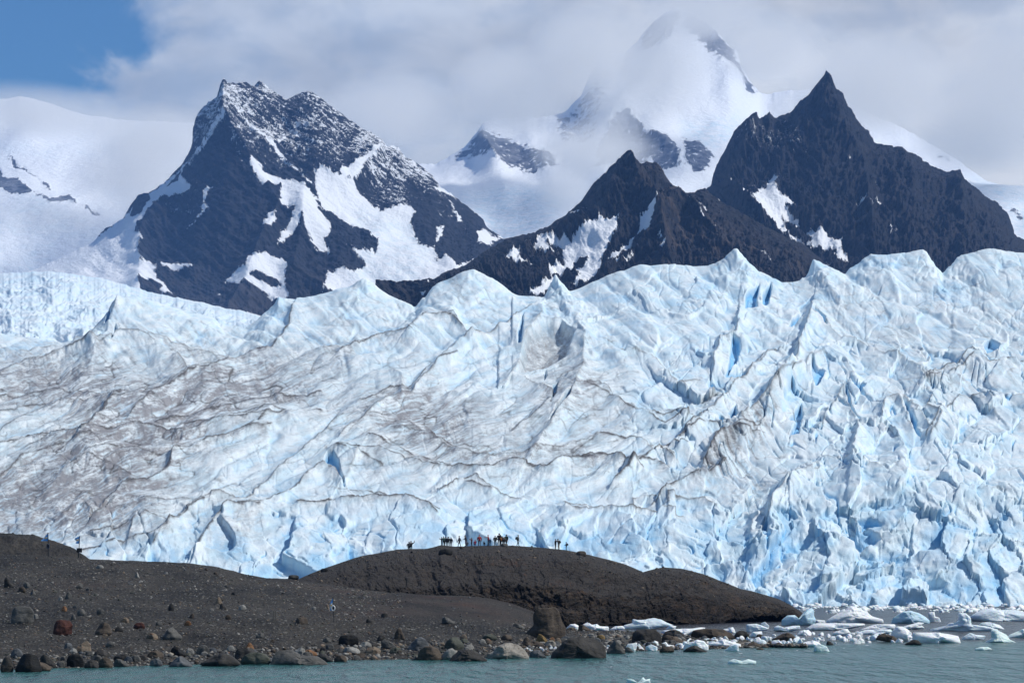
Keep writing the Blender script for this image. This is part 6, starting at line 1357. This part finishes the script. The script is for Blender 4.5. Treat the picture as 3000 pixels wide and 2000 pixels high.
def ring(name, c, rx, rz, r, mat, parent):
    vs, fs = [], []; n, k = 28, 8
    for i in range(n):
        a = i/n*2*math.pi
        for j in range(k):
            b = j/k*2*math.pi; vs.append((c[0]+(rx+r*math.cos(b))*math.cos(a), c[1]+r*math.sin(b), c[2]+(rz+r*math.cos(b))*math.sin(a)))
    for i in range(n):
        for j in range(k): fs.append((i*k+j, ((i+1) % n)*k+j, ((i+1) % n)*k+(j+1) % k, i*k+(j+1) % k))
    o = bpy.data.objects.new(name, mesh_from(name, vs, fs, mat)); COL.objects.link(o); o.parent = parent; return o
def flagpole(base, top, rows, label, ringp=None, group='flags on poles along the shore'):
    g = ray(*base); d = g.y; m = K*d; root = empty('flagpole', g); tag(root, label, 'flag', group)
    L = lambda px_, py_: ((px_-base[0])*m, 0, (base[1]-py_)*m)
    rod('pole', (0, 0, -.25), L(*top), .045 if d > 300 else .035, M_POLE, root)
    flag_cloth(root, [[(L(*a)[0], L(*a)[2]), (L(*b)[0], L(*b)[2])] for a, b in rows])
    if ringp:
        (cx, cy), rx, ry, mt = ringp; c = L(cx, cy); ring('life_ring', (c[0], -.09, c[2]), rx*m, ry*m, .055, mt, root)
        bm = bmesh.new(); bmesh.ops.create_cone(bm, cap_ends=True, segments=24, radius1=1, radius2=1, depth=.03); me = bpy.data.meshes.new('ring_backboard'); bm.to_mesh(me); bm.free(); me.materials.append(M_BOARD)
        me.transform(Matrix.Translation((c[0], -.03, c[2])) @ Matrix.Diagonal((rx*m*.95, 1, ry*m*.95, 1)) @ Matrix.Rotation(math.pi/2, 4, 'X')); o = bpy.data.objects.new('ring_backboard', me); COL.objects.link(o); o.parent = root
z7 = lambda x, y: (80+x/11.76, 1530+y/11.76)
z8 = lambda x, y: (900+x/11.2, 1720+y/11.2)
flagpole((142.5, 1629), z7(703, 350), [(z7(690, 372), z7(703, 362)), (z7(545, 560), z7(708, 470)), (z7(535, 565), z7(710, 560)), (z7(455, 635), z7(715, 640))], 'sky-blue and white flag streaming down and left from the leftmost pole', (z7(712, 820), 3.6, 6.4, M_RINGD))
flagpole((229.5, 1631), z7(1800, 425), [(z7(1640, 500), z7(1797, 430)), (z7(1612, 548), z7(1793, 520)), (z7(1690, 610), z7(1788, 600)), (z7(1655, 690), z7(1782, 695))], 'sky-blue and white flag on the pole behind the black board')
flagpole((979, 1822), z8(838, 325), [(z8(825, 370), z8(842, 350)), (z8(738, 540), z8(845, 500)), (z8(735, 700), z8(850, 640)), (z8(760, 755), z8(856, 770))], 'drooping sky-blue and white flag on a pole in mid gravel slope', (z8(852, 680), 4.6, 7.0, M_RING))
g = ray(232, 1632.5); m_ = K*g.y; rt = empty('notice_board', g); tag(rt, 'black rectangular board on two thin legs at the top of the gravel slope', 'sign')
bm = bmesh.new(); bmesh.ops.create_cube(bm, size=1); bmesh.ops.scale(bm, verts=bm.verts, vec=(15.8*m_, .06, 12.8*m_)); bmesh.ops.bevel(bm, geom=bm.edges[:], offset=.012, segments=2, affect='EDGES')
me = bpy.data.meshes.new('board_panel'); bm.to_mesh(me); bm.free(); me.materials.append(M_BOARD); me.transform(Matrix.Translation(((232.6-232)*m_, -.09, (1632.5-1609.6)*m_))); o = bpy.data.objects.new('board_panel', me); COL.objects.link(o); o.parent = rt
for lx in (228.6, 237.0): rod('leg', ((lx-232)*m_, 0, -.25), ((lx-232)*m_, 0, (1632.5-1604)*m_), .032, M_POLE, rt)
for px_, lab in ((801.5, 'left one of the two weathered posts standing side by side on the gravel'), (807.0, 'right one of the two weathered posts standing side by side on the gravel')):
    g = ray(px_, 1818); m_ = K*g.y; q = rod('post', (0, 0, -.2), (0, 0, 30*m_), .055, M_WOOD, None, 8); q.location = g; tag(q, lab, 'post', 'weathered posts on the gravel')
# ---------------------------------------------------------------- air
def vol_box(name, x0, x1, y0, y1, z0, z1, kind, build):
    bm = bmesh.new(); bmesh.ops.create_cube(bm, size=1)
    for v in bm.verts: v.co = Vector(((x0+x1)/2 + v.co.x*(x1-x0), (y0+y1)/2 + v.co.y*(y1-y0), (z0+z1)/2 + v.co.z*(z1-z0)))
    me = bpy.data.meshes.new(name); bm.to_mesh(me); bm.free()
    m = bpy.data.materials.new(name+'_air'); m.use_nodes = True; m.node_tree.nodes.clear(); w = NT(m.node_tree)
    v = w.n('VolumePrincipled'); o = w.n('OutputMaterial'); w.put(o.inputs['Volume'], v.outputs[0]); build(w, v); me.materials.append(m)
    ob = bpy.data.objects.new(name, me); COL.objects.link(ob); tag(ob, kind=kind); return ob
def hz(w, v):
    v.inputs['Color'].default_value = (.22, .44, .92, 1); v.inputs['Density'].default_value = 3.8e-5; v.inputs['Anisotropy'].default_value = 0
vol_box('haze', -16000, 16000, -60, 13200, -3, 3000, 'stuff', hz)

def cloud_shape(w, v, lobes, dens, nscale, thr, seed=0, stretch=(1, 1, 1)):
    """lobes: [(px, py, distance, radius across m, radius deep m, radius high m, weight)]"""
    oc = w.n('TexCoord').outputs['Object']
    nz = w.noise(w.scale(oc, stretch), nscale, 4, .6, .3)
    tot = None
    for px, py, d, ra, rd, rh, wt in lobes:
        c = [float(q) for q in P(px, py, d)]
        s_ = w.n('VectorMath', operation='SUBTRACT'); w.put(s_.inputs[0], oc); s_.inputs[1].default_value = c
        m_ = w.n('VectorMath', operation='MULTIPLY'); w.put(m_.inputs[0], s_.outputs[0]); m_.inputs[1].default_value = (1/ra, 1/rd, 1/rh)
        l_ = w.n('VectorMath', operation='LENGTH'); w.put(l_.inputs[0], m_.outputs[0])
        q = w.mr(l_.outputs['Value'], 1.0, 0.0, 0.0, wt)
        tot = q if tot is None else w.m('MAXIMUM', tot, q)
    q = w.m('SUBTRACT', w.m('MULTIPLY', tot, 1.6), w.m('MULTIPLY', nz, thr))
    w.put(v.inputs['Density'], w.m('MULTIPLY', w.m('MAXIMUM', q, 0.0), dens))
    v.inputs['Color'].default_value = (.99, .98, .95, 1); v.inputs['Anisotropy'].default_value = 0
LOB = [(1500, 270, 9400, 330, 800, 230, 1.0), (1730, 150, 9300, 330, 800, 200, 1.0), (1660, 560, 8900, 170, 600, 130, .75), (1800, 300, 9300, 260, 700, 190, .62), (1740, 440, 8900, 330, 700, 140, .85), (2050, 40, 9700, 420, 800, 90, .9), (1900, 200, 9200, 420, 600, 330, .82), (2080, 40, 9400, 300, 600, 80, .9), (1150, 330, 9300, 380, 700, 200, .9),
       (2260, 150, 9800, 300, 800, 150, .9), (2560, 250, 9600, 480, 900, 260, .95), (2900, 360, 9400, 420, 900, 260, .9), (2330, 330, 9400, 240, 700, 90, .6), (3050, 250, 9600, 500, 900, 400, 1)]
vol_box('cloud_bank', *[float(q) for q in (P(900, 0, 9000)[0], P(3300, 0, 9000)[0])], 8300, 10600, float(P(0, 640, 8300)[2]), float(P(0, -120, 10600)[2]), 'stuff', lambda w, v: cloud_shape(w, v, LOB, .0050, .0032, .75))  # cloud around the high peak, a volume inside the haze
LOB2 = [(120, 330, 9000, 520, 700, 105, 1.0), (480, 400, 8900, 420, 700, 110, 1.0), (420, 520, 8600, 380, 700, 220, .85), (700, 560, 8300, 300, 600, 220, .9), (180, 640, 8300, 420, 600, 110, .5), (-150, 330, 9000, 300, 700, 120, 1.0), (880, 360, 8700, 260, 700, 200, .7)]
vol_box('cloud_bank', *[float(q) for q in (P(-500, 0, 8500)[0], P(1150, 0, 8500)[0])], 7600, 9500, float(P(0, 860, 7600)[2]), float(P(0, 100, 9500)[2]), 'stuff', lambda w, v: cloud_shape(w, v, LOB2, .0040, .0034, .75))  # cloud over the left snow mountain, likewise a volume
